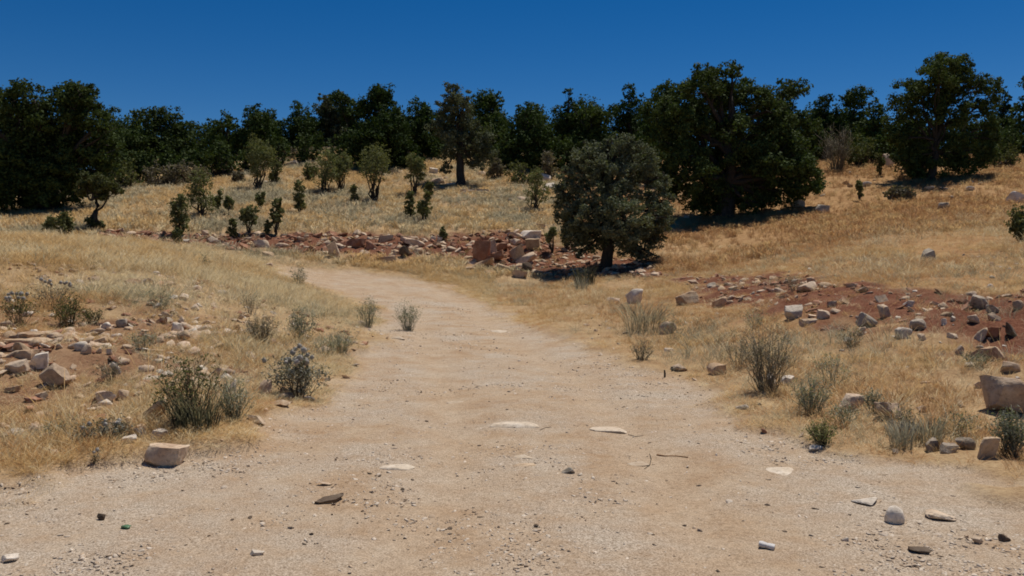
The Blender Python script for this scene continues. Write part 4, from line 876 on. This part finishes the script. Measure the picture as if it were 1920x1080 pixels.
# ------------------------------------------------------------------ stuff: grass, rubble, gravel (instanced by geometry nodes)
def source(name, objs):
    c = bpy.data.collections.new(name)
    for i, me in enumerate(objs): c.objects.link(bpy.data.objects.new('%s_%02d' % (name, i), me))
    return c
def scatter(name, label, cat, coll, n_src, P, rot, scl, idx):
    me = bpy.data.meshes.new(name); me.vertices.add(len(P)); me.vertices.foreach_set('co', np.asarray(P, np.float32).ravel())
    for nm, ty, key, v in (('rot', 'FLOAT_VECTOR', 'vector', rot), ('scl', 'FLOAT_VECTOR', 'vector', scl)):
        me.attributes.new(nm, ty, 'POINT').data.foreach_set(key, np.asarray(v, np.float32).ravel())
    me.attributes.new('idx', 'INT', 'POINT').data.foreach_set('value', np.asarray(idx, np.int32))
    o = tag(link(name, me), label, cat, kind='stuff')
    ng = bpy.data.node_groups.new(name, 'GeometryNodeTree')
    ng.interface.new_socket('Geometry', in_out='INPUT', socket_type='NodeSocketGeometry'); ng.interface.new_socket('Geometry', in_out='OUTPUT', socket_type='NodeSocketGeometry')
    a = ng.nodes.new('NodeGroupInput'); b = ng.nodes.new('NodeGroupOutput')
    mp = ng.nodes.new('GeometryNodeMeshToPoints'); ip = ng.nodes.new('GeometryNodeInstanceOnPoints'); ci = ng.nodes.new('GeometryNodeCollectionInfo')
    ci.inputs['Collection'].default_value = coll; ci.inputs['Separate Children'].default_value = True; ci.inputs['Reset Children'].default_value = True
    ip.inputs['Pick Instance'].default_value = True
    L = ng.links.new
    L(a.outputs[0], mp.inputs[0]); L(mp.outputs[0], ip.inputs['Points']); L(ci.outputs[0], ip.inputs['Instance']); L(ip.outputs[0], b.inputs[0])
    for nm, ty, sock in (('rot', 'FLOAT_VECTOR', 'Rotation'), ('scl', 'FLOAT_VECTOR', 'Scale'), ('idx', 'INT', 'Instance Index')):
        q = ng.nodes.new('GeometryNodeInputNamedAttribute'); q.data_type = ty; q.inputs['Name'].default_value = nm
        L(q.outputs['Attribute'], ip.inputs[sock])
    md = o.modifiers.new('scatter', 'NODES'); md.node_group = ng
    return o
def sample(n, d0, d1, m=.72):
    """random ground points, thinning with distance as the view does"""
    d = np.exp(rng.uniform(np.log(d0), np.log(d1), n)); u = rng.uniform(-m, m, n); return u * d, d
def sample_even(n, d0, d1, m=.72):
    d = np.sqrt(rng.uniform(d0 ** 2, d1 ** 2, n)); u = rng.uniform(-m, m, n); return u * d, d
def tufts(mat, n, wd, nb, H=.4, lean=.5, head=True):
    out = []
    for q in range(n):
        g = Geo(); blades(g, nb, .20, H, wd, lean, head); out.append(g.mesh('tuft', M[mat]))
    return out
def grass(label, mats, n, d0, d1, keep, hfun, wd, nb, lean=.5, samp=sample_even):
    x, y = samp(n, d0, d1); mk = masks(x, y); ok = keep(x, y, *mk) > rng.uniform(0, 1, n)
    for (sx, sy, sw, sh, sdp) in CLEAR:
        reach = .10 + sh * 1.1
        ok &= ~((np.abs(x - sx) < sw * .55 + .03) & (y > sy - reach) & (y < sy + sdp)) | (rng.uniform(0, 1, n) < .3)
    x, y = x[ok], y[ok]; mk = (mk[0][ok], mk[1][ok]); z = ground(x, y, mk) - .015
    srcs = []
    for m_ in mats: srcs += tufts(m_, 4, wd, nb, 1.0, lean)
    c = source('tuft_source', srcs); k = len(x)
    near = sdist(TRACK, x, y)
    s = hfun(x, y) * rng.uniform(.55, 1.25, k) * (.35 + .65 * sstep(-.1, 1.3, near)) * np.where(mk[1] > .3, .7, 1); wx = np.clip(s * rng.uniform(1.3, 2.2, k), .3, 2)
    pick = np.clip((fbm(x, y, .35, 88) - .5) * 2.6 + .5 + rng.normal(0, .25, k), 0, .999)
    idx = (pick * len(mats)).astype(int) * 4 + rng.integers(0, 4, k)
    rot = np.stack([rng.normal(0, .12, k), rng.normal(0, .12, k), rng.uniform(0, 6.28, k)], 1)
    scatter('dry_grass', label, 'grass', c, len(srcs), np.stack([x, y, z], 1), rot, np.stack([wx, wx, s], 1), idx)
uq = lambda x, y: x / y
patch = lambda x, y, sc=.5, s=5, lo=.35, hi=.6: sstep(lo, hi, fbm(x, y, sc, s, 3))
grass('tall wispy pale stalks standing above the grass of both banks', ['straw', 'straw', 'gold'], 9000, 6, 32,
      lambda x, y, t, r: (1 - sstep(.05, .3, t)) * (1 - .6 * r) * patch(x, y, .5, 58, .42, .62) * .9, lambda x, y: .30 + .2 * fbm(x, y, .5, 24), .0030, 9, .55)
# left bank: pale straw above, golden and rusty below
grass('pale and golden straw grass covering the left bank', ['gold', 'straw', 'gold', 'straw', 'straw'], 90000, 5.2, 31,
      lambda x, y, t, r: (1 - sstep(.25, .6, t)) * (1 - .5 * r) * (uq(x, y) < -.02) * (.16 + .84 * patch(x, y)), lambda x, y: .10 + .15 * fbm(x, y, .6, 14) + .05 * sstep(12, 18, y), .0050, 24, .6)
grass('rusty dry grass low on the left bank', ['rust', 'gold', 'rust'], 16000, 6, 13,
      lambda x, y, t, r: (1 - sstep(.25, .6, t)) * (1 - .3 * r) * (uq(x, y) < -.1) * patch(x, y, .6, 59) * .8, lambda x, y: .10 + .12 * fbm(x, y, .6, 25), .0045, 22, .6)
grass('golden straw grass in the lower left corner', ['gold', 'straw', 'gold'], 7000, 4.9, 8.5,
      lambda x, y, t, r: (1 - sstep(.3, .7, t)) * (uq(x, y) < -.3) * .9, lambda x, y: .15 + 0 * x, .0034, 30)
grass('rusty and golden straw grass on the near right bank', ['rust', 'gold', 'rust', 'straw', 'rust', 'gold'], 90000, 5.2, 34,
      lambda x, y, t, r: (1 - sstep(.25, .6, t)) * (1 - .85 * r) * (uq(x, y) > -.02) * (.12 + .88 * patch(x, y, .6, 6)), lambda x, y: .08 + .13 * fbm(x, y, .6, 15), .0050, 24, .6)
grass('grey-green weeds and dry grass tufts mixed through both banks', ['sageg', 'greyg', 'olive', 'sageg'], 22000, 5.5, 30,
      lambda x, y, t, r: (1 - sstep(.2, .5, t)) * (1 - .5 * r) * patch(x, y, .7, 55, .50, .66) * .8 * (.35 + .65 * ((sdist(TRACK, x, y) < 3.0) | (y < 14))), lambda x, y: .14 + .2 * fbm(x, y, .8, 17), .0045, 18, .8)
grass('golden straw grass filling the far left slope', ['gold', 'straw', 'gold', 'straw', 'greyg'], 80000, 30, 74,
      lambda x, y, t, r: (1 - sstep(.2, .5, t)) * (1 - .9 * r) * (uq(x, y) < .06) * (.5 + .5 * patch(x, y, .3, 7)), lambda x, y: .24 + .16 * fbm(x, y, .3, 16), .013, 22)
grass('orange-brown straw grass filling the far right slope', ['rust', 'gold', 'rust', 'gold', 'rust'], 76000, 28, 74,
      lambda x, y, t, r: (1 - sstep(.2, .5, t)) * (1 - .9 * r) * (uq(x, y) >= .06) * (.2 + .8 * patch(x, y, .3, 8)), lambda x, y: .20 + .15 * fbm(x, y, .3, 18), .013, 22)
grass('sparse short straw stubble on the edges of the track', ['gold', 'rust', 'straw'], 40000, 4.6, 28,
      lambda x, y, t, r: sstep(.02, .3, t) * (1 - sstep(.8, 1.0, t)) * patch(x, y, .9, 66, .38, .58) * .9, lambda x, y: .05 + .07 * fbm(x, y, .9, 19), .0035, 16, .8)
grass('few tiny withered tufts on the open track', ['rust', 'gold'], 5000, 5, 24,
      lambda x, y, t, r: sstep(.8, 1, t) * patch(x, y, .8, 67, .58, .75) * .55, lambda x, y: .03 + .03 * fbm(x, y, .9, 20), .003, 10, 1.0)

def rocks_src(name, mats, n, sub):
    out = []
    for m_ in mats:
        for q in range(n):
            r = np.random.default_rng(900 + q * 17 + len(out)); P, Fc = rock_geo(r, sub, .4, 7) if not sub or q % 3 == 0 else block_geo(r, 3, .28, 9); P = P * [1, r.uniform(.5, .95), r.uniform(.22, .6) if sub else r.uniform(.14, .26)]
            out.append(mesh_np(name, P, Fc, M[m_]))
    return source(name + '_source', out), len(out)
def rubble(name, label, cat, mats, n, samp, keep, size, sub=1, sink=.05):
    x, y = samp; mk = masks(x, y); ok = keep(x, y, *mk) > rng.uniform(0, 1, len(x)); x, y = x[ok], y[ok]; k = len(x)
    z = ground(x, y, (mk[0][ok], mk[1][ok])); s = size(x, y, k)
    c, m = rocks_src(name, mats, n, sub)
    rot = np.stack([rng.normal(0, .33, k), rng.normal(0, .33, k), rng.uniform(0, 6.28, k)], 1)
    scatter(name, label, cat, c, m, np.stack([x, y, z + s * sink], 1), rot, np.stack([s, s, s], 1), rng.integers(0, m, k))
pw = lambda k, a, b, e=2.5: a + (b - a) * rng.uniform(0, 1, k) ** e
rubble('rubble', 'small broken limestone rubble strewn over the red soil banks', 'rubble', ['r_pale', 'r_tan', 'r_red', 'r_red', 'r_pale'], 4, sample_even(60000, 12, 42),
       lambda x, y, t, r: sstep(.3, .8, r) * np.where((x > 3) & (y < 27), .3 + .3 * patch(x, y, 1.1, 96), .55), lambda x, y, k: pw(k, .03, .40, 3.6) * np.where((x > 3) & (y < 27), .62, 1))
def box_sample(n, x0, x1, y0, y1): return rng.uniform(x0, x1, n), rng.uniform(y0, y1, n)
rubble('rubble', 'broken blocks and slabs piled along the red terrace edge', 'rubble', ['r_pale', 'r_red', 'r_tan', 'r_red', 'r_red', 'r_red'], 5, box_sample(2300, -17, 1.3, 29, 37),
       lambda x, y, t, r: sstep(.45, .9, r) * (.25 + .75 * patch(x, y, .8, 97, .4, .55)), lambda x, y, k: pw(k, .06, .46, 3.2), 2, .04)
rubble('rubble', 'small broken stones strewn over the left bank', 'rubble', ['r_pale', 'r_tan', 'r_pale', 'r_red', 'r_white'], 4, sample_even(26000, 6.3, 17),
       lambda x, y, t, r: (1 - t) * (uq(x, y) < -.12) * (.16 + .85 * r) * (.3 + .9 * patch(x, y, .7, 91)), lambda x, y, k: pw(k, .025, .22, 2.8))
rubble('rubble', 'small stones lying in the straw of the right bank', 'rubble', ['r_pale', 'r_white', 'r_grey', 'r_red'], 4, sample_even(7000, 5.5, 24),
       lambda x, y, t, r: (1 - t) * (uq(x, y) > .08) * (.10 + .2 * patch(x, y, .8, 92)), lambda x, y, k: pw(k, .025, .16, 3))
rubble('scattered_rocks', 'pale loose rocks dotted over the far slopes and under the wood', 'rubble', ['r_white', 'r_pale', 'r_grey'], 4, sample_even(9000, 36, 74),
       lambda x, y, t, r: .03 + .12 * patch(x, y, .12, 93, .5, .65) * (np.abs(x / y + .02) < .16) + .25 * (np.abs(x / y + .04) < .1) * (y > 46) * patch(x, y, .2, 94), lambda x, y, k: pw(k, .08, .55, 2.2))
rubble('gravel', 'fine pale and grey gravel spread over the track', 'gravel', ['chip', 'chip', 'chip_tan'], 4, sample(90000, 4.0, 24),
       lambda x, y, t, r: sstep(.3, .9, t) * (.12 + .88 * patch(x, y, .9, 95, .45, .62)) * (1 - .85 * ruts(x, y)), lambda x, y, k: pw(k, .006, .030, 3.5) * (1 + y / 14), 0, -.035)
rubble('gravel', 'larger loose stones on the track', 'gravel', ['chip', 'chip_tan', 'chip'], 4, sample(1100, 4.0, 22),
       lambda x, y, t, r: sstep(.3, .9, t) * .6, lambda x, y, k: pw(k, .015, .07, 3.6), 1, -.08)
rubble('debris', 'dark crumbs of dung, bark and leaf lying on the track', 'debris', ['crumb'], 6, sample(300, 4.0, 16),
       lambda x, y, t, r: sstep(.3, .9, t) * .75, lambda x, y, k: pw(k, .010, .05, 2.6), 1, .0)
